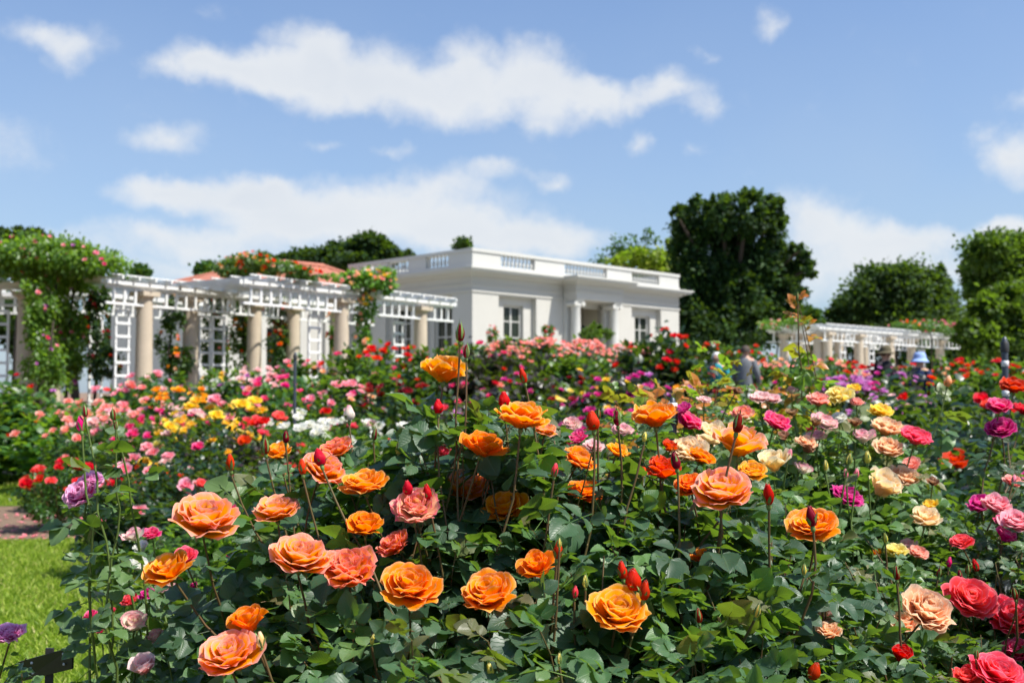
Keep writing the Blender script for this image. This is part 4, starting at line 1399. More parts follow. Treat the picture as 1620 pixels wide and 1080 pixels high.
tree('long tree line on the left horizon behind the wall', 120, 90, 4, .3, [(60, 520, 60, 60), (160, 520, 60, 40), (-60, 500, 90, 70)], 'tree_dark', 12000, .4, 15)
tree('dense dark tree belt at the right horizon behind the pergola', 1480, 100, 4, .3, [(1330, 560, 70, 36), (1430, 560, 80, 40), (1540, 560, 80, 50), (1640, 560, 80, 60)], 'tree_dark', 16000, .45, 16)
# ball-clipped tree and small roses by the pavilion
tree('ball-clipped green topiary tree before the porch of the pavilion', 942, 36.5, 1.6, .05, [(925, 527, 10, 9), (942, 522, 12, 10), (958, 528, 10, 9), (941, 533, 16, 9), (932, 520, 8, 6)], 'tree_bright', 2600, .07, 17, 'topiary_tree')
for lab, px, sd in (('standard rose with red flowers against the sunlit wall between window and porch', 866, 1), ('small standard rose with pink flowers below the corner of the pavilion', 779, 2)):
    climber(lab, [(px, 522 + sd * 3, 34.5, .22, .2, .26), (px + 3, 540 + sd * 3, 34.5, .22, .2, .2)], 'mid', ['red', 'coral'] if sd == 1 else ['pink', 'red'], 420, 14, [[(px, 600, 34.5), (px + 2, 560, 34.5), (px, 530, 34.5)]], 20 + sd, group=None, name='standard_rose')

# ------------------------------------------------------------------ visitors
M_skin = simple_mat('skin', (.55, .32, .22), .5, .4, .08, 20)


def cloth(name, c): return simple_mat(name, c, .85, .2, .15, 12, .4, 80)


def person(label, px, D, H, face, body, legs, hair, hat=None, lean=0.0, seed=0, top_py=None):
    """face: heading in radians, 0 looks at the camera (-y)"""
    r = np.random.default_rng(seed)
    x = (px - 810) / F * D
    gz = float(ground_z(x, D))
    root = thing('person', label, 'person', (x, D, gz), face)
    k = H / 1.7
    V = [(0, 0, .95), (0, 0, 1.12), (0, -lean * .3, 1.30), (0, -lean * .45, 1.42), (0, -lean * .55, 1.50), (0, -lean * .62 - .01, 1.60), (0, -lean * .62, 1.67)]
    R_ = [(.15, .11), (.135, .10), (.16, .11), (.10, .08), (.055, .055), (.078, .09), (.06, .07)]
    E = [(0, 1), (1, 2), (2, 3), (3, 4), (4, 5), (5, 6)]
    for s in (-1, 1):
        b = len(V)
        V += [(s * .17, -lean * .42, 1.39), (s * .25, .02 - lean * .3, 1.12), (s * .20, -.20 - lean * .3, 1.00), (s * .17, -.27 - lean * .3, .98)]
        R_ += [(.065, .065), (.045, .045), (.032, .032), (.035, .018)]
        E += [(3, b), (b, b + 1), (b + 1, b + 2), (b + 2, b + 3)]
        f0 = len(V)
        for j in range(4):
            V += [(s * (.145 + .018 * j), -.32 - lean * .3, .975), (s * (.145 + .018 * j), -.355 - lean * .3, .955)]
            R_ += [(.009, .009), (.007, .007)]; E += [(b + 3, f0 + 2 * j), (f0 + 2 * j, f0 + 2 * j + 1)]
        t0 = len(V); V += [(s * .13, -.285 - lean * .3, .985)]; R_ += [(.010, .010)]; E += [(b + 3, t0)]
        l0 = len(V)
        V += [(s * .09, 0, .88), (s * .10, -.02, .50), (s * .10, .02, .10), (s * .11, -.12, .04)]
        R_ += [(.09, .09), (.058, .058), (.042, .042), (.04, .03)]
        E += [(0, l0), (l0, l0 + 1), (l0 + 1, l0 + 2), (l0 + 2, l0 + 3)]
    me = bpy.data.meshes.new('body'); me.from_pydata([tuple(c * k for c in v) for v in V], E, [])
    me.materials.append(M_skin)
    o = link('body', me, root)
    md = o.modifiers.new('skin', 'SKIN')
    for i, sv in enumerate(me.skin_vertices[0].data):
        sv.radius = tuple(c * k for c in R_[i]); sv.use_root = (i == 0)
    md.use_smooth_shade = True
    o.modifiers.new('sub', 'SUBSURF').levels = 1; o.modifiers['sub'].render_levels = 2
    hy = -lean * .62; hz = 1.60
    # jacket, trousers
    m = MB()
    rings = [(.165, .12, .86, 0), (.17, .125, 1.0, 0), (.15, .115, 1.12, -lean * .05), (.185, .13, 1.30, -lean * .3), (.19, .12, 1.40, -lean * .42), (.11, .10, 1.46, -lean * .5), (.06, .065, 1.49, -lean * .54)]
    a = np.arange(18) / 18 * 2 * PI
    P = np.array([[(rx * math.cos(t), y + ry * math.sin(t), z) for t in a] for rx, ry, z, y in rings]).reshape(-1, 3)
    m.add(P * k, grid_faces(18, len(rings), 0, True))
    for s in (-1, 1):
        m.tube(np.array([(s * .15, -lean * .42, 1.40), (s * .20, -lean * .38, 1.28), (s * .25, .02 - lean * .3, 1.12), (s * .21, -.17 - lean * .3, 1.01)]) * k, np.array([.075, .068, .058, .05]) * k, 10)
    m.build('jacket', cloth('jacket_cloth', body), root, True)
    m = MB()
    for s in (-1, 1):
        m.tube(np.array([(s * .075, 0, .95), (s * .095, 0, .80), (s * .10, -.02, .50), (s * .10, .02, .10)]) * k, np.array([.105, .105, .075, .062]) * k, 12)
    m.build('trousers', cloth('trouser_cloth', legs), root, True)
    m = MB()    # face: eyes, nose, mouth
    for s in (-1, 1):
        m.lathe([(.001, -.007), (.008, -.004), (.009, .0), (.008, .004), (.001, .007)], 8, (s * .032 * k, (hy - .088) * k, (hz + .01) * k))
    m.box(-.02 * k, .02 * k, (hy - .094) * k, (hy - .08) * k, (hz - .052) * k, (hz - .045) * k)
    m.build('eyes_and_mouth', M_dark, root)
    m = MB(); m.tube(np.array([(0, hy - .085, hz + .015), (0, hy - .105, hz - .018), (0, hy - .088, hz - .022)]) * k, [.008, .014, .006], 6)
    for s in (-1, 1): m.tube(np.array([(s * .08, hy + .0, hz + .02), (s * .09, hy + .01, hz), (s * .08, hy, hz - .03)]) * k, [.012, .016, .008], 6)
    m.build('nose_and_ears', M_skin, root, True)
    m = MB()
    aa = np.linspace(0, PI * .55, 7)
    P = np.array([[(.098 * math.sin(q) * math.cos(t), hy + .018 + .108 * math.sin(q) * math.sin(t), hz + .0 + .118 * math.cos(q)) for t in a] for q in np.maximum(aa, .02)])
    front = (P[..., 1] < hy - .03) & (P[..., 2] < hz + .05)
    P[..., 1] = np.where(front, hy - .06, P[..., 1])
    m.add(P.reshape(-1, 3) * k, grid_faces(18, 7, 0, True)); m.build('hair', simple_mat('hair', hair, .7, .3, .3, 60), root, True)
    if hat:
        col, brim, drop, crown = hat
        m = MB()
        m.lathe([(.004, crown), (.07, crown - .005), (.092, crown - .03), (.104, .03), (.106, 0), (brim * .8, -drop * .6), (brim, -drop), (brim - .004, -drop - .006), (.108, -.008)], 26, (0, (hy + .01) * k, (hz + .055) * k))
        m.build('hat', cloth('hat_cloth', col), root, True)
    return root


person('person in a wide-brimmed dark straw hat and black top, half hidden by the roses', 1400, 19.5, 1.68, .3, (.02, .02, .022), (.03, .03, .04), (.05, .03, .02), ((.10, .085, .05), .20, .03, .11), .05, 1)
person('person in a pale blue bucket hat and navy top looking down at the flowers', 1451, 18.5, 1.62, 2.2, (.02, .035, .09), (.03, .04, .07), (.06, .04, .03), ((.30, .42, .72), .16, .075, .10), .15, 2)
person('person in a grey jacket leaning over the roses with their back turned', 1178, 21, 1.72, 2.6, (.16, .17, .18), (.04, .04, .05), (.06, .045, .035), None, .12, 3)
person('white-haired person in a teal top among the dark red roses', 1135, 20, 1.60, -.5, (.03, .26, .30), (.2, .2, .2), (.75, .73, .70), None, .10, 4)

# ------------------------------------------------------------------ posts and plant labels
M_steel = simple_mat('dark_grey_metal', (.05, .06, .075), .45, .5, .12, 8, metal=.3)
M_band = simple_mat('white_tape', (.7, .7, .7), .5, .4, .05, 8)


def post(label, px, D, top_py, rad, band=None):
    P = at(px, top_py, D); gz = float(ground_z(P.x, D))
    t = thing('garden_stake', label, 'stake', (P.x, D, gz))
    h = P.z - gz
    m = MB(); m.lathe([(rad, 0), (rad, h - .03), (rad * .6, h - .004), (.0005, h)], 14); m.build('pole', M_steel, t, True)
    m = MB(); m.lathe([(rad * 1.25, h - .075), (rad * 1.3, h - .07), (rad * 1.3, h - .03), (rad * 1.1, h - .026)], 14); m.build('collar', M_dark, t, True)
    for b in (band or []):
        z = at(px, b, D).z - gz
        m = MB(); m.lathe([(rad + .0005, z - .014), (rad + .0018, z - .013), (rad + .0018, z + .013), (rad + .0005, z + .014)], 14); m.build('tape_band', M_band, t, True)
    return t


post('grey metal stake with a white tape band rising between the orange and the cream roses', 1064, 2.9, 628, .011, [645])
post('tall dark metal pole standing in the green bush near the right edge', 1589, 5.2, 532, .015, [622, 575])
post('slim dark post among the pink and white bushes left of centre', 467, 9.5, 556, .014)


def sign(label, corners, D, mat, back, gz=0, text=False, group=None):
    """corners: photo pixels of the plate, tl tr br bl"""
    P = [at(*c, D + dd) for c, dd in zip(corners, back)]
    c0 = sum(P, Vector()) / 4
    t = thing('plant_label', label, 'plant sign', (c0.x, c0.y, gz))
    B = Vector((c0.x, c0.y, gz))
    n = (P[1] - P[0]).cross(P[3] - P[0]).normalized() * .003
    V = [p - B + n for p in P] + [p - B - n for p in P]
    m = MB(); m.add(np.array(V), np.array([(0, 1, 2, 3), (7, 6, 5, 4), (0, 4, 5, 1), (1, 5, 6, 2), (2, 6, 7, 3), (3, 7, 4, 0)]))
    m.build('plate', mat, t)
    m = MB(); bt = (P[2] + P[3]) / 2 - B
    m.bar((bt.x, bt.y + .006, -.0), (bt.x, bt.y + .006, bt.z + .06), .018, .006); m.build('stake', M_dark, t)
    return t, P, B, n


M_black = simple_mat('black_label', (.012, .012, .013), .35, .5, .1, 6)
M_grey = simple_mat('grey_label', (.22, .23, .25), .3, .5, .08, 6)
s1 = sign('small black plant label on a stake over the lawn in the lower left corner', [(30, 1046), (116, 1022), (115, 1057), (38, 1076)], 2.5, M_black, (.05, 0, 0, .05))
m = MB()
for cx, cy in ((50, 1048), (100, 1034), (52, 1064), (101, 1050)):
    q = at(cx, cy, 2.50) - s1[2]; m.lathe([(.0026, -.002), (.0026, .002), (.0005, .003)], 8, (q.x, q.y, q.z))
m.build('rivet', M_band, s1[0])
s2 = sign('small grey plant label leaning behind the pink roses at the right edge', [(1574, 916), (1603, 902), (1612, 936), (1586, 950)], 2.75, M_grey, (0, .02, .02, 0))
m = MB()
for k in range(2):
    a = at(1586, 922 + k * 7, 2.74) - s2[2]; b = at(1596 - k * 2, 917 + k * 7, 2.75) - s2[2]
    m.bar(a, b, .003, .0012)
m.build('writing', M_band, s2[0])
# white garden bench behind the dark red roses
bx, by = ground_pt(1196, 20.5)
t = thing('garden_bench', 'white slatted bench half hidden behind the roses beside the grey-jacketed person', 'bench', (bx, by, .44), .1)
for z in (.45,):
    m = MB()
    for j in range(4): m.box(-.6, .6, -.2 + j * .11, -.11 + j * .11, z, z + .025)
    m.build('seat', M_white, t)
m = MB()
for j in range(3): m.box(-.6, .6, .23, .25, .58 + j * .12, .67 + j * .12)
m.build('backrest', M_white, t)
for sx_ in (-.55, .55):
    m = MB(); m.box(sx_ - .03, sx_ + .03, -.2, -.14, 0, .448); m.build('leg', M_white, t)
    m = MB(); m.box(sx_ - .03, sx_ + .03, .252, .30, 0, .9); m.build('leg', M_white, t)

# ------------------------------------------------------------------ bushes of the beds
BEDS = [
    # label, px, D, radius, height, leaf, flower colours, number, size
    ('broad leafy green bush topped with a few red roses at the left edge', 35, 15.2, 1.0, 1.42, 'mid', ['red', 'hot_pink', 'lilac'], 9, .11),
    ('green bush with hardly any flowers cut by the left edge, behind the lawn', -45, 14.2, .9, 1.3, 'mid', ['red'], 3, .10),
    ('pale green bush with loose salmon pink roses above the red-flowered dwarf bush', 128, 13.2, .75, 1.10, 'lime', ['salmon', 'pink', 'salmon'], 26, .11),
    ('green bush below the pink mounds with shell pink roses, over the purple bloom', 178, 11.5, .75, 1.05, 'mid', ['salmon', 'coral', 'pale_pink'], 22, .10),
    ('dense mass of large shell pink roses in front of the round stone column', 190, 15.4, .8, 1.30, 'mid', ['salmon', 'pink', 'coral'], 36, .12),
    ('bush with clear pink and one orange rose behind the shell pink mass', 238, 17, .8, 1.35, 'mid', ['pink', 'red', 'amber', 'pale_pink'], 30, .12),
    ('bush covered in candy pink roses left of the amber roses', 228, 12.6, .65, 1.12, 'mid', ['pink', 'salmon', 'pink'], 24, .12),
    ('bush carrying pink and blush roses in the middle of the left bed', 268, 10.8, .65, 1.08, 'mid', ['hot_pink', 'pale_pink', 'white_pink'], 24, .10),
    ('bush with amber orange roses in front of the shorter column', 285, 14.5, .7, 1.30, 'dark', ['amber', 'amber', 'yellow', 'pale_pink'], 28, .12),
    ('low bush with a cluster of plump candy pink roses near the lawn', 232, 7.2, .42, .84, 'dark', ['pink'], 13, .09),
    ('bush with yellow and cream roses behind the blush roses', 318, 12, .6, 1.15, 'mid', ['yellow', 'white_pink', 'amber'], 22, .11),
    ('bush with bicoloured yellow and pink roses nearest the dark post', 325, 9.2, .6, 1.02, 'dark', ['yellow', 'pale_pink', 'lemon', 'pink'], 26, .095),
    ('dark green bush with few pink flowers and a bare skirt in the left bed', 310, 7.6, .6, .92, 'dark', ['pink', 'pink', 'hot_pink'], 9, .08),
    ('bright yellow rose bush before the dark terrace door', 348, 18.2, .55, 1.35, 'lime', ['yellow', 'lemon'], 34, .09),
    ('white rose bush in full flower beside the bright yellow one', 362, 16.2, .65, 1.32, 'mid', ['white'], 46, .095),
    ('bush with golden yellow roses below the white ones', 372, 11.2, .6, 1.16, 'mid', ['yellow', 'coral', 'pink'], 24, .12),
    ('bush of soft pink and peach roses in front of the apricot climber', 405, 16, .75, 1.5, 'mid', ['pale_pink', 'salmon', 'lilac'], 34, .105),
    ('dark leaved bush with scarlet and yellow roses right of the golden ones', 398, 8.7, .6, 1.0, 'burgundy', ['scarlet', 'yellow', 'coral'], 13, .09),
    ('bush of crimson and pink roses touching the slim dark post', 440, 13.5, .7, 1.42, 'mid', ['hot_pink', 'salmon', 'pale_pink', 'red'], 26, .12),
    ('bush with tall sprays of pink roses behind the slim dark post', 478, 16.5, .8, 1.62, 'mid', ['pink', 'coral', 'peach'], 34, .10),
    ('bush of white and coral roses directly behind the small orange rose', 448, 9.6, .6, 1.05, 'mid', ['white', 'scarlet', 'yellow', 'coral'], 24, .11),
    ('bush of large white roses left of centre', 516, 9.0, .65, 1.03, 'mid', ['white', 'white', 'coral'], 24, .11),
    ('mixed pink and red bush left of the crimson bushes', 530, 12.5, .75, 1.32, 'mid', ['pink', 'red', 'peach', 'white'], 24, .10),
    ('bush with orange-red and crimson roses under the trellised column', 560, 16.8, .85, 1.75, 'mid', ['hot_pink', 'scarlet', 'red_orange'], 26, .11),
    ('tall bush with bright orange-red roses in front of the last columns', 620, 18, .9, 1.78, 'mid', ['scarlet', 'red_orange', 'red'], 28, .12),
    ('tall bush of red roses beneath the right end of the pergola', 672, 17.5, .75, 1.72, 'mid', ['scarlet', 'red', 'pale_pink'], 20, .12),
    ('bush with deep red roses on dark foliage behind the topmost orange rose', 645, 12.4, .85, 1.38, 'dark', ['dark_red', 'red', 'dark_red'], 20, .10),
    ('bush with pale pink and white buds left of the topmost orange rose', 598, 8.6, .65, .98, 'mid', ['pale_pink', 'white', 'salmon'], 12, .10),
    ('dark green bush with small white roses below the topmost orange rose', 700, 8.8, .7, 1.0, 'dark', ['white', 'coral'], 8, .09),
    ('bush with pink and red roses against the foot of the shaded facade', 722, 18.5, .8, 1.75, 'mid', ['pink', 'lilac', 'red'], 26, .12),
    ('plum leaved bush with red and salmon roses at the pavilion corner', 770, 17.2, .8, 1.85, 'burgundy', ['hot_pink', 'salmon', 'red'], 18, .10),
    ('bush with lilac, white and coral roses right of the topmost orange rose', 762, 11.4, .7, 1.18, 'burgundy', ['lilac', 'white', 'coral'], 12, .10),
    ('plum leaved tall bush in front of the first sunlit window', 806, 18.6, .8, 1.72, 'burgundy', ['salmon'], 14, .09),
    ('bush of close-set salmon roses behind the plum bush at the first window', 800, 21.4, .9, 1.80, 'mid', ['salmon', 'salmon', 'pale_pink'], 80, .085),
    ('bush of close-set salmon roses at the right end of the porch', 992, 22.4, .95, 1.78, 'mid', ['salmon', 'salmon', 'pale_pink'], 80, .085),
    ('bush massed with salmon roses below the sunlit wall', 862, 20.4, .95, 1.80, 'mid', ['salmon', 'salmon', 'pale_pink'], 90, .088),
    ('bush massed with salmon roses before the porch columns', 925, 21.4, .95, 1.82, 'mid', ['salmon', 'salmon', 'pale_pink'], 90, .088),
    ('plum leaved bush between the salmon masses and the right window', 1015, 19.4, .7, 1.60, 'burgundy', ['salmon', 'magenta'], 24, .10),
    ('tall bush with scattered red roses before the right corner of the pavilion', 1050, 19, .9, 2.05, 'dark', ['red', 'red', 'scarlet'], 24, .12),
    ('dark bush with magenta and yellow roses under the first salmon mass', 835, 14.2, .85, 1.48, 'burgundy', ['magenta', 'yellow', 'hot_pink'], 24, .09),
    ('plum bush with small yellow roses in the middle of the dark bed', 905, 14.4, .85, 1.50, 'burgundy', ['dark_red', 'lemon', 'yellow', 'magenta'], 24, .09),
    ('bush with lemon yellow roses beneath the porch salmon roses', 912, 11.8, .75, 1.22, 'dark', ['lemon', 'dark_red', 'yellow'], 14, .10),
    ('bush with yellow and lilac roses right of the lemon ones', 990, 13.2, .8, 1.44, 'burgundy', ['magenta', 'lilac', 'dark_red', 'yellow'], 26, .10),
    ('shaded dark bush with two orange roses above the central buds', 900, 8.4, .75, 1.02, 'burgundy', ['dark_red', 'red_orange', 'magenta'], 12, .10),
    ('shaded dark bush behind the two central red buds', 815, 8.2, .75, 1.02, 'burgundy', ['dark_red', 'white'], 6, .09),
    ('bush with dark crimson and magenta roses left of the banded stake', 985, 8.8, .75, 1.1, 'burgundy', ['magenta', 'dark_red', 'coral'], 18, .10),
    ('bush of lilac roses behind the coppery new shoots', 1068, 12.4, .8, 1.30, 'dark', ['lilac', 'magenta', 'amber'], 22, .10),
    ('plum leaved bush with dark red roses hiding the white-haired person', 1150, 16.2, .75, 1.32, 'burgundy', ['dark_red', 'red'], 16, .11),
    ('red rose bush at the foot of the dark evergreen', 1125, 25, 1.0, 1.9, 'dark', ['red', 'scarlet'], 26, .13),
    ('red rose bush left of the distant pergola, behind the grey-jacketed person', 1185, 27, 1.0, 1.9, 'mid', ['red', 'red', 'scarlet'], 34, .13),
    ('bush massed with peach pink roses at the near end of the distant pergola', 1235, 22.5, .9, 1.45, 'mid', ['salmon', 'peach'], 46, .11),
    ('bush massed with peach pink roses under the middle of the distant pergola', 1310, 23, 1.0, 1.48, 'mid', ['salmon', 'peach', 'coral'], 50, .11),
    ('bush with red and peach roses left of the dark-hatted person', 1352, 20, .8, 1.38, 'mid', ['red', 'salmon', 'scarlet'], 34, .11),
    ('yellow and crimson flowered bush before the peach pink mass', 1235, 14.5, .8, 1.38, 'mid', ['yellow', 'magenta', 'yellow'], 26, .10),
    ('bush heavy with violet-pink roses in front of the dark-hatted person', 1335, 15.5, .85, 1.38, 'burgundy', ['lilac', 'lilac', 'magenta'], 85, .10),
    ('violet-pink rose bush with one white bloom below the bucket hat', 1392, 12.6, .65, 1.14, 'dark', ['lilac', 'lilac', 'white', 'magenta'], 36, .10),
    ('violet-pink rose bush right before the dark-hatted person', 1405, 17, .7, 1.46, 'burgundy', ['lilac', 'lilac', 'magenta'], 50, .09),
    ('dark bush with purple-red and yellow balls behind the tall thin shoot', 1215, 10.2, .75, 1.15, 'dark', ['yellow', 'magenta', 'dark_red'], 14, .09),
    ('dark bush almost without flowers behind the lemon bloom', 1310, 9.2, .8, 1.08, 'dark', ['dark_red'], 4, .09),
    ('coppery leaved bush just right of the banded stake', 1120, 6.4, .6, 1.08, 'bronze', ['pale_pink', 'amber'], 6, .08),
    ('coppery leaved bush behind the pale pink roses', 1255, 5.6, .6, 1.05, 'bronze', ['salmon', 'white_pink'], 8, .08),
    ('green bush with red dots right of the bucket hat', 1525, 19, .8, 1.5, 'mid', ['red', 'scarlet', 'peach'], 34, .10),
    ('green bush with small red roses behind the tall dark pole', 1570, 17.5, .95, 1.55, 'mid', ['red', 'scarlet'], 30, .10),
    ('red-dotted bush cut by the right edge', 1630, 18, .95, 1.6, 'mid', ['red'], 26, .10),
    ('red-dotted green bush before the far end of the distant pergola', 1450, 24, .85, 1.4, 'mid', ['red', 'salmon'], 26, .11),
    ('large glossy green bush with one peach bud behind the yellow roses', 1480, 8.6, .95, 1.42, 'dark', ['scarlet', 'peach'], 7, .09),
    ('green bush with pale pink tips left of the large glossy bush', 1425, 10.6, .6, 1.2, 'mid', ['pale_pink', 'scarlet'], 8, .09),
    ('glossy bush with large red roses at the right edge beside the dark pole', 1622, 6.0, .6, 1.24, 'dark', ['red', 'red'], 5, .12),
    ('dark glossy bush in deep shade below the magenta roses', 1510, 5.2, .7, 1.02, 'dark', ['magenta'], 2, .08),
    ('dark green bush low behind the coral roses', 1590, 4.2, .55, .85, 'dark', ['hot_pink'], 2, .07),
    ('green bush low behind the cream roses', 1400, 4.9, .55, .95, 'mid', ['cream', 'peach'], 3, .08),
]
for i, b in enumerate(BEDS):
    bed_bush(*b[:8], size=b[8], seed=i)
bed_bush('dwarf bush with bright red roses at the edge of the bare mulch', 98, 9.8, .36, .62, 'mid', ['red', 'red', 'coral'], 18, .11, 90)
bed_bush('low straggly bush with small red roses between mulch and candy pink cluster', 228, 8.4, .4, .66, 'mid', ['red', 'coral'], 12, .09, 91)
bed_bush('low leafy bush without open flowers beside the pink-and-white buds', 350, 5.6, .45, .62, 'lime', ['hot_pink'], 4, .06, 92)
bed_bush('low dark bush half hidden behind the left orange roses', 420, 6.2, .7, .78, 'dark', ['coral'], 3, .07, 93)

# ------------------------------------------------------------------ near bushes
o_, d_, p_o = 'orange', 'deep_orange', 'orange_pink'
BL_MAIN = [
    (702, 588, 78, 2.25, 'side', o_, .05), (826, 660, 86, 2.05, 'flat', o_, .15), (1036, 660, 76, 2.2, 'open', o_, .12), (764, 706, 74, 2.1, 'side', d_, .25, .3),
    (441, 716, 46, 2.4, 'side', o_, .4), (510, 745, 80, 2.15, 'open', p_o, .35), (533, 712, 56, 2.3, 'ruffled', 'pink_orange', .3), (576, 764, 76, 2.1, 'flat', o_, .3),
    (437, 806, 80, 2.1, 'flat', p_o, .25, -.1), (658, 806, 82, 2.0, 'ruffled', 'pink_striped', .7), (579, 832, 66, 1.95, 'side', d_, .35, .1), (325, 822, 98, 2.0, 'flat', p_o, .4, .2),
    (267, 900, 84, 1.95, 'side', o_, .45, -.35), (475, 880, 104, 1.85, 'flat', p_o, .3), (551, 903, 92, 1.85, 'ruffled', 'pink_orange', .5), (648, 928, 96, 1.8, 'open', o_, .5),
    (773, 940, 94, 1.8, 'open', o_, .35), (850, 895, 66, 1.85, 'side', d_, .5, -.3), (978, 968, 106, 1.75, 'open', o_, .55), (1170, 703, 92, 2.1, 'side', p_o, .0, .1),
    (1142, 776, 100, 2.0, 'flat', p_o, .4), (1286, 830, 86, 2.1, 'flat', o_, .35), (1048, 744, 60, 2.2, 'side', 'red_orange', .3), (392, 982, 62, 1.75, 'cup', d_, .2),
    (362, 1036, 100, 1.7, 'flat', p_o, .45, -.1), (915, 727, 60, 2.35, 'open', o_, .4), (926, 776, 56, 2.4, 'flat', d_, .4), (735, 772, 78, 2.3, 'flat', p_o, .4),
    (800, 803, 76, 2.2, 'open', 'amber', .5), (625, 862, 56, 2.1, 'ruffled', 'pink_orange', .5), (1110, 722, 52, 2.5, 'open', d_, .3), (978, 713, 42, 2.4, 'side', o_, .2),
    (1190, 745, 50, 2.4, 'open', o_, .4), (862, 680, 44, 2.3, 'flat', p_o, .3), (1092, 768, 54, 2.2, 'flat', d_, .4), (700, 715, 40, 2.6, 'open', 'coral', .3),
    (293, 880, 40, 2.4, 'flat', 'coral', .4), (1060, 705, 30, 2.5, 'cup', 'red_orange', .1), (600, 1078, 44, 1.9, 'side', d_, .4), (1108, 880, 34, 2.1, 'side', o_, .4),
]
BU_MAIN = [  # px, py, height px, D, petals, kind
    (364, 730, 32, 2.2, 'scarlet', 0), (505, 722, 34, 2.0, 'red', 2), (478, 737, 30, 2.1, 'scarlet', 0), (827, 593, 30, 2.2, 'red', 0), (797, 631, 32, 2.2, 'scarlet', 2), (937, 664, 38, 2.1, 'scarlet', 2),
    (1215, 780, 42, 1.95, 'red', 0), (1283, 815, 40, 1.9, 'dark_red', 0), (883, 868, 36, 1.8, 'red', 0), (984, 900, 34, 1.85, 'scarlet', 0), (1002, 915, 42, 1.78, 'scarlet', 2), (1020, 932, 38, 1.75, 'red', 0),
    (728, 525, 34, 2.2, 'dark_red', 1), (738, 555, 26, 2.2, 'dark_red', 1), (693, 642, 28, 2.2, 'scarlet', 2), (976, 660, 30, 2.1, 'dark_red', 1), (1068, 727, 34, 2.0, 'dark_red', 1),
    (1168, 668, 38, 2.0, 'dark_red', 1), (645, 770, 28, 2.0, 'red', 2), (676, 778, 34, 2.0, 'red', 0), (1105, 972, 28, 1.75, 'dark_red', 1), (926, 918, 24, 1.8, 'lemon', 1), (910, 935, 24, 1.8, 'coral', 0),
    (1198, 965, 26, 1.75, 'lemon', 1), (412, 1010, 30, 1.7, 'cream', 0), (420, 705, 30, 2.3, 'dark_red', 1), (452, 690, 24, 2.3, 'dark_red', 1), (878, 742, 26, 2.0, 'coral', 0), (1020, 690, 20, 2.1, 'lemon', 1),
    (552, 652, 30, 2.6, 'white_pink', 2), (631, 708, 24, 2.3, 'lemon', 1), (593, 686, 22, 2.4, 'dark_red', 1), (885, 858, 18, 1.78, 'lemon', 1), (775, 1058, 26, 1.65, 'lemon', 1), (1289, 1060, 34, 1.7, 'red', 2),
    (590, 1010, 20, 1.7, 'lemon', 1), (1272, 900, 20, 2.0, 'lemon', 1), (947, 655, 18, 2.2, 'dark_red', 1), (885, 1040, 20, 1.65, 'lemon', 1),
]


def prof_main(px, D):
    t = (px - 830) / 500
    edge = 170 * abs(t) ** 3.2 + 8 * math.sin(px * .05) + 10 * math.sin(px * .023 + 1)
    back = {2.6: 0}
    s = (2.62 - D) / 1.0
    return 682 + edge + 330 * s ** 1.5 + (40 if px < 560 else 0)


BL_PEACH = [
    (1465, 967, 88, 2.1, 'ruffled', 'peach', .75, .2), (1432, 985, 50, 2.25, 'side', 'peach', .4, -.2), (1448, 905, 0, 0), ]
BL_PEACH = [b for b in BL_PEACH if b[2]] + [(1312, 1000, 42, 2.1, 'side', 'peach', .2, -.2), (1300, 972, 36, 2.3, 'flat', 'pale_pink', .4), (1425, 1035, 36, 2.0, 'cup', 'scarlet', .3),
    (1275, 1005, 26, 2.3, 'flat', 'pale_pink', .4)]
BL_CREAM_SPENT = [(1278, 708, 26, 3.0, 'cup', 'spent', .2), (1240, 690, 20, 3.1, 'cup', 'spent', .4), (1352, 668, 22, 3.1, 'cup', 'spent', .3), (1290, 668, 20, 3.0, 'cup', 'spent', .2), (1253, 652, 20, 3.3, 'cup', 'spent', .2), (1166, 618, 18, 3.3, 'cup', 'spent', .3), (1475, 762, 20, 3.0, 'cup', 'spent', .3)]
BU_PEACH = [(1418, 905, 26, 2.0, 'dark_red', 1), (1400, 850, 20, 2.6, 'lemon', 1)]


def prof_peach(px, D):
    s = (2.7 - D) / .9
    return 840 + 60 * abs((px - 1360) / 130) ** 2 + 220 * max(0, s) ** 1.3


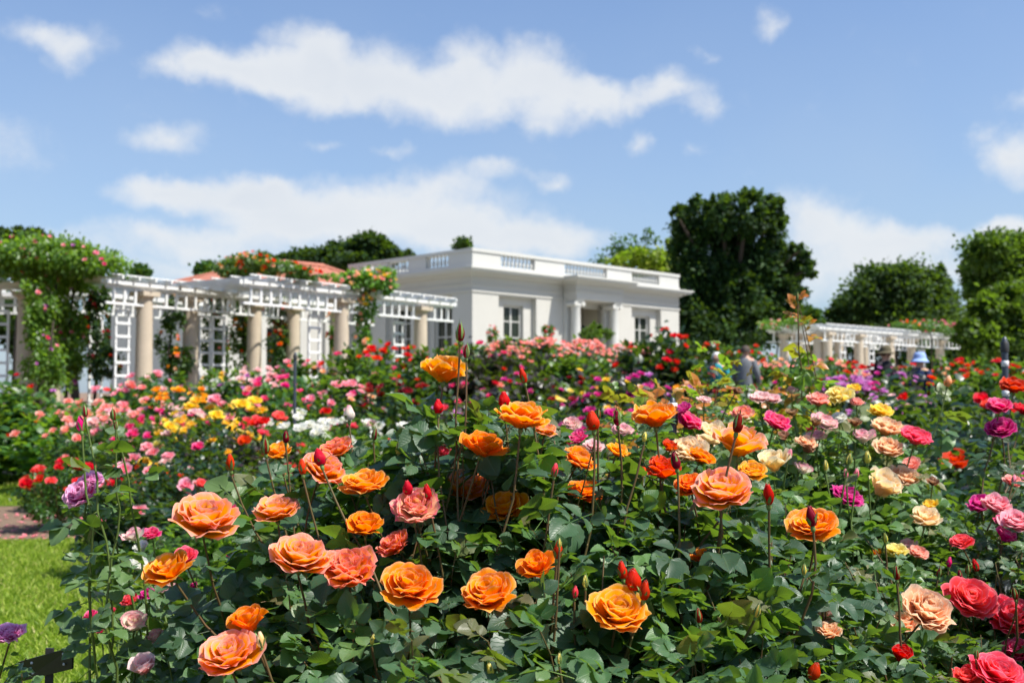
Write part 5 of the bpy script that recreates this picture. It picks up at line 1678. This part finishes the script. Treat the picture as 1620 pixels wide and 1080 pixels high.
BL_CREAM = [
    (1400, 768, 62, 2.9, 'cup', 'cream', .3), (1463, 820, 52, 2.9, 'side', 'cream', .3), (1471, 798, 26, 3.0, 'cup', 'yellow', .3), (1222, 730, 54, 2.8, 'cup', 'cream', .3, -.1), (1086, 716, 62, 2.75, 'ruffled', 'cream', .6),
    (1128, 688, 50, 2.8, 'cup', 'cream', .3), (1112, 700, 40, 2.9, 'flat', 'cream', .4), (1402, 678, 52, 3.2, 'ruffled', 'peach', .4), (1406, 710, 50, 3.1, 'open', 'peach', .5), (1430, 757, 50, 3.1, 'ruffled', 'peach', .5), (1440, 735, 36, 3.2, 'flat', 'salmon', .4),
    (1328, 626, 48, 3.2, 'spiky', 'lemon', .5), (1393, 651, 40, 3.3, 'flat', 'yellow', .4), (1351, 614, 22, 3.4, 'open', 'yellow', .6), (1228, 668, 44, 3.0, 'open', 'hot_pink', .5, .3), (1175, 656, 38, 3.2, 'ruffled', 'pink_striped', .5),
    (1090, 668, 46, 2.9, 'flat', 'hot_pink', .4), (1080, 648, 28, 2.9, 'open', 'magenta', .4), (1449, 692, 52, 3.1, 'ruffled', 'coral', .5), (1340, 785, 54, 2.9, 'ruffled', 'magenta', .5), (1203, 629, 34, 3.4, 'flat', 'pale_pink', .4), (1222, 630, 28, 3.4, 'flat', 'pale_pink', .4),
    (1295, 634, 38, 3.3, 'open', 'salmon', .3), (1252, 617, 20, 3.5, 'cup', 'white_pink', .3), (1115, 632, 24, 3.4, 'flat', 'pale_pink', .4), (1305, 668, 44, 3.1, 'flat', 'white_pink', .5), (1290, 690, 34, 3.1, 'flat', 'white_pink', .4), (1275, 700, 34, 3.0, 'open', 'peach', .4),
    (1365, 690, 34, 3.1, 'cup', 'white_pink', .3), (1270, 740, 30, 3.0, 'cup', 'white_pink', .3), (1328, 660, 26, 3.2, 'flat', 'white', .5), (1355, 636, 24, 3.4, 'flat', 'salmon', .4), (913, 694, 36, 2.9, 'open', 'hot_pink', .4), (905, 672, 34, 3.0, 'flat', 'white_pink', .5),
    (938, 706, 34, 2.9, 'flat', 'pale_pink', .4), (1418, 872, 36, 2.8, 'flat', 'lemon', .4), (1436, 865, 30, 2.9, 'cup', 'white_pink', .4), (1452, 875, 32, 2.8, 'open', 'salmon', .4), (1340, 905, 28, 2.7, 'cup', 'cream', .3), (1380, 870, 26, 2.8, 'cup', 'amber', .3),
    (1255, 838, 36, 2.7, 'flat', 'cream', .4), (1210, 815, 30, 2.8, 'cup', 'cream', .3), (985, 680, 34, 3.0, 'flat', 'white_pink', .4),
]
BU_CREAM = [(1249, 718, 22, 2.8, 'pink', 0), (1344, 725, 22, 2.7, 'lemon', 1), (1306, 735, 20, 2.8, 'lemon', 1), (1355, 748, 20, 2.8, 'pink', 0), (1372, 722, 24, 2.7, 'lemon', 1), (1338, 748, 18, 2.8, 'pink', 1), (1500, 602, 22, 3.6, 'peach', 2), (1260, 572, 0, 0, '')]
BU_CREAM = [b for b in BU_CREAM if b[2]]
BL_CREAM += BL_CREAM_SPENT


def prof_cream(px, D):
    s = (3.6 - D) / 1.1
    return 655 + 8 * math.sin(px * .07) + (abs(px - 1270) / 230) ** 3 * 90 + 190 * max(0, s) ** 1.4


BL_CORAL = [
    (1535, 946, 82, 2.4, 'flat', 'coral', .8, .1), (1602, 978, 78, 2.45, 'ruffled', 'coral', .6), (1580, 1062, 84, 2.1, 'flat', 'coral', .5, .2), (1530, 1070, 44, 2.1, 'cup', 'coral', .4, -.2), (1610, 1030, 50, 2.4, 'open', 'hot_pink', .5),
    (1522, 858, 38, 2.7, 'open', 'coral', .3), (1576, 800, 48, 2.8, 'open', 'pink', .5), (1552, 798, 44, 2.9, 'side', 'magenta', .4, -.3), (1610, 826, 54, 2.7, 'open', 'pink', .4), (1592, 847, 32, 2.7, 'cup', 'hot_pink', .3), (1588, 824, 30, 2.75, 'open', 'hot_pink', .4),
    (1581, 643, 42, 3.2, 'flat', 'hot_pink', .3), (1583, 677, 48, 3.2, 'flat', 'magenta', .4), (1603, 762, 34, 3.1, 'flat', 'salmon', .3), (1604, 612, 46, 3.9, 'open', 'red', .3), (1620, 648, 36, 3.9, 'open', 'red', .3),
]
BU_CORAL = [(1502, 888, 20, 2.6, 'hot_pink', 0), (1543, 893, 24, 2.6, 'red', 0), (1531, 900, 18, 2.6, 'dark_red', 1), (1518, 908, 18, 2.5, 'dark_red', 1), (1605, 938, 22, 2.3, 'dark_red', 1), (1486, 905, 18, 2.6, 'dark_red', 1), (1604, 757, 18, 3.0, 'pink', 0), (1545, 1035, 18, 2.1, 'dark_red', 1)]


def prof_coral(px, D):
    s = (3.3 - D) / 1.2
    return 800 - max(0, px - 1530) * .8 + 250 * max(0, s) ** 1.5 + 40 * max(0, (1500 - px) / 40) ** 2


BL_LEFT = [
    (130, 781, 64, 2.3, 'ruffled', 'purple', .9, -.35), (147, 757, 34, 2.32, 'flat', 'purple', .5, .4), (212, 985, 46, 2.35, 'cup', 'white_pink', .4, .2), (227, 1052, 46, 2.2, 'cup', 'pale_pink', .3, -.1), (210, 845, 34, 2.7, 'cup', 'white_pink', .4, -.3),
    (205, 950, 30, 2.5, 'ruffled', 'coral', .5), (143, 972, 22, 2.6, 'open', 'hot_pink', .4), (158, 994, 22, 2.6, 'cup', 'hot_pink', .4), (246, 1006, 34, 2.4, 'flat', 'white_pink', .4), (218, 892, 32, 2.7, 'cup', 'white', .3), (240, 845, 32, 2.8, 'open', 'hot_pink', .4),
    (234, 940, 26, 2.6, 'open', 'magenta', .4), (262, 925, 34, 2.5, 'flat', 'white_pink', .5), (222, 867, 24, 2.8, 'cup', 'white', .3), (178, 965, 14, 2.6, 'cup', 'coral', .3), (307, 925, 14, 2.5, 'cup', 'hot_pink', .3), (322, 730, 0, 0),
]
BL_LEFT = [b for b in BL_LEFT if b[2]]
BU_LEFT = [(127, 669, 30, 2.25, 'hot_pink', 0), (134, 650, 22, 2.25, 'dark_red', 1), (179, 655, 22, 2.3, 'dark_red', 1), (184, 672, 16, 2.3, 'dark_red', 1)]


def prof_left(px, D):
    s = (2.9 - D) / .8
    return 930 + abs(px - 245) * .45 + 110 * max(0, s) ** 1.5


def fill(n, x0, x1, D0, D1, prof, rnd, seed, maxpy=1130):
    r = np.random.default_rng(seed); out = []; it = 0
    while len(out) < n and it < n * 60:
        it += 1
        px = r.uniform(x0, x1); D = r.uniform(D0, D1)
        py = prof(px, D) + abs(r.normal(0, rnd))
        P = at(px, py, D)
        if py > maxpy or P.z < .25:
            continue
        if any(math.hypot(px - hx, py - hy) < hr * 1.2 + 10 and D < hD + .06 for hx, hy, hr, hD in FRONT_HEADS):
            continue
        out.append(tuple(P))
    return out


# every bloom position is registered first, so that shoots and leaves in front give way
for L_ in (BL_MAIN, BL_PEACH, BL_CREAM, BL_CORAL, BL_LEFT):
    for b in L_:
        FRONT_HEADS.append((b[0], b[1], b[2] * .5, b[3]))
for L_ in (BU_MAIN, BU_PEACH, BU_CREAM, BU_CORAL, BU_LEFT):
    for b in L_:
        FRONT_HEADS.append((b[0], b[1], b[2] * .45, b[3]))


def base(px, D): return ((px - 810) / F * D, D)


near_bush('big foreground rose bush with large orange, pink-edged roses and glossy dark green leaves', None, base(810, 2.15), BL_MAIN, BU_MAIN,
          fill(225, 300, 1340, 1.5, 2.6, prof_main, 34, 1) + fill(100, 600, 1180, 2.15, 2.75, lambda px, D: 662 + 22 * abs((px - 870) / 200) ** 2, 30, 21), 'front', 1, .128, .036, spread=.4, low=.5, bare=.045)
near_bush('rose bush with one big quartered peach bloom, right of the large orange bush', None, base(1400, 2.3), BL_PEACH, BU_PEACH,
          fill(80, 1230, 1500, 1.7, 2.7, prof_peach, 26, 2), 'front', 2, .12, .038, spread=.22, low=.4, bare=.05)
near_bush('tall loose bush of cream, yellow and bicoloured pink roses behind the orange ones', None, base(1270, 3.1), BL_CREAM, BU_CREAM,
          fill(190, 1060, 1465, 2.5, 3.6, prof_cream, 24, 3), 'light', 3, .12, .045, detail=False, bare=.05, spread=.45, low=.45, canemat=M_green_cane)
near_bush('bush of coral and hot pink roses in the lower right corner', None, base(1575, 2.6), BL_CORAL, BU_CORAL,
          fill(110, 1470, 1680, 1.9, 3.2, prof_coral, 26, 4), 'front', 4, .10, .038, detail=False, spread=.3, low=.35, bare=.05)
near_bush('bush of small white and pink roses with one purple bloom above the lawn', None, base(235, 2.5), BL_LEFT, BU_LEFT,
          fill(34, 205, 345, 2.0, 2.9, prof_left, 30, 5), 'light', 5, .095, .05, spread=.14, low=.4, bare=.03, canemat=M_green_cane)
near_bush('bush at the left edge bearing a single faded purple rose', None, base(-40, 2.6), [(14, 1003, 46, 2.3, 'ruffled', 'purple', .5, .1)], [],
          fill(9, -60, 60, 2.2, 2.6, lambda px, D: 1040, 20, 6), 'light', 6, .08, .05, spread=.06, low=.5)
# bronze young shoots
near_bush('tall thin rose shoot with coppery young leaves reaching above the distant pergola', None, base(1262, 3.5), [], [(1262, 470, 16, 3.5, 'dark_red', 1)],
          [tuple(at(1262, 478, 3.5)), tuple(at(1266, 500, 3.5)), tuple(at(1255, 640, 3.4))], 'bronze', 7, .10, .05, detail=False, spread=.03, low=.45, bare=.02)
near_bush('clump of copper-leaved rose shoots behind the grey stake', None, base(1050, 3.6), [], [(1100, 642, 14, 3.5, 'dark_red', 1)],
          fill(34, 970, 1240, 3.3, 4.2, lambda px, D: 604 + abs(px - 1085) * .10, 26, 8, 720), 'bronze', 8, .12, .045, detail=False, spread=.25, low=.62)
near_bush('slender rose shoots with fresh green tips in front of the dark evergreen', None, base(1135, 4.0), [], [],
          [tuple(at(1120, 540, 4.0)), tuple(at(1150, 572, 4.1)), tuple(at(1180, 600, 4.0)), tuple(at(1098, 590, 4.0))], 'bronze', 9, .11, .05, detail=False, spread=.1, low=.6)
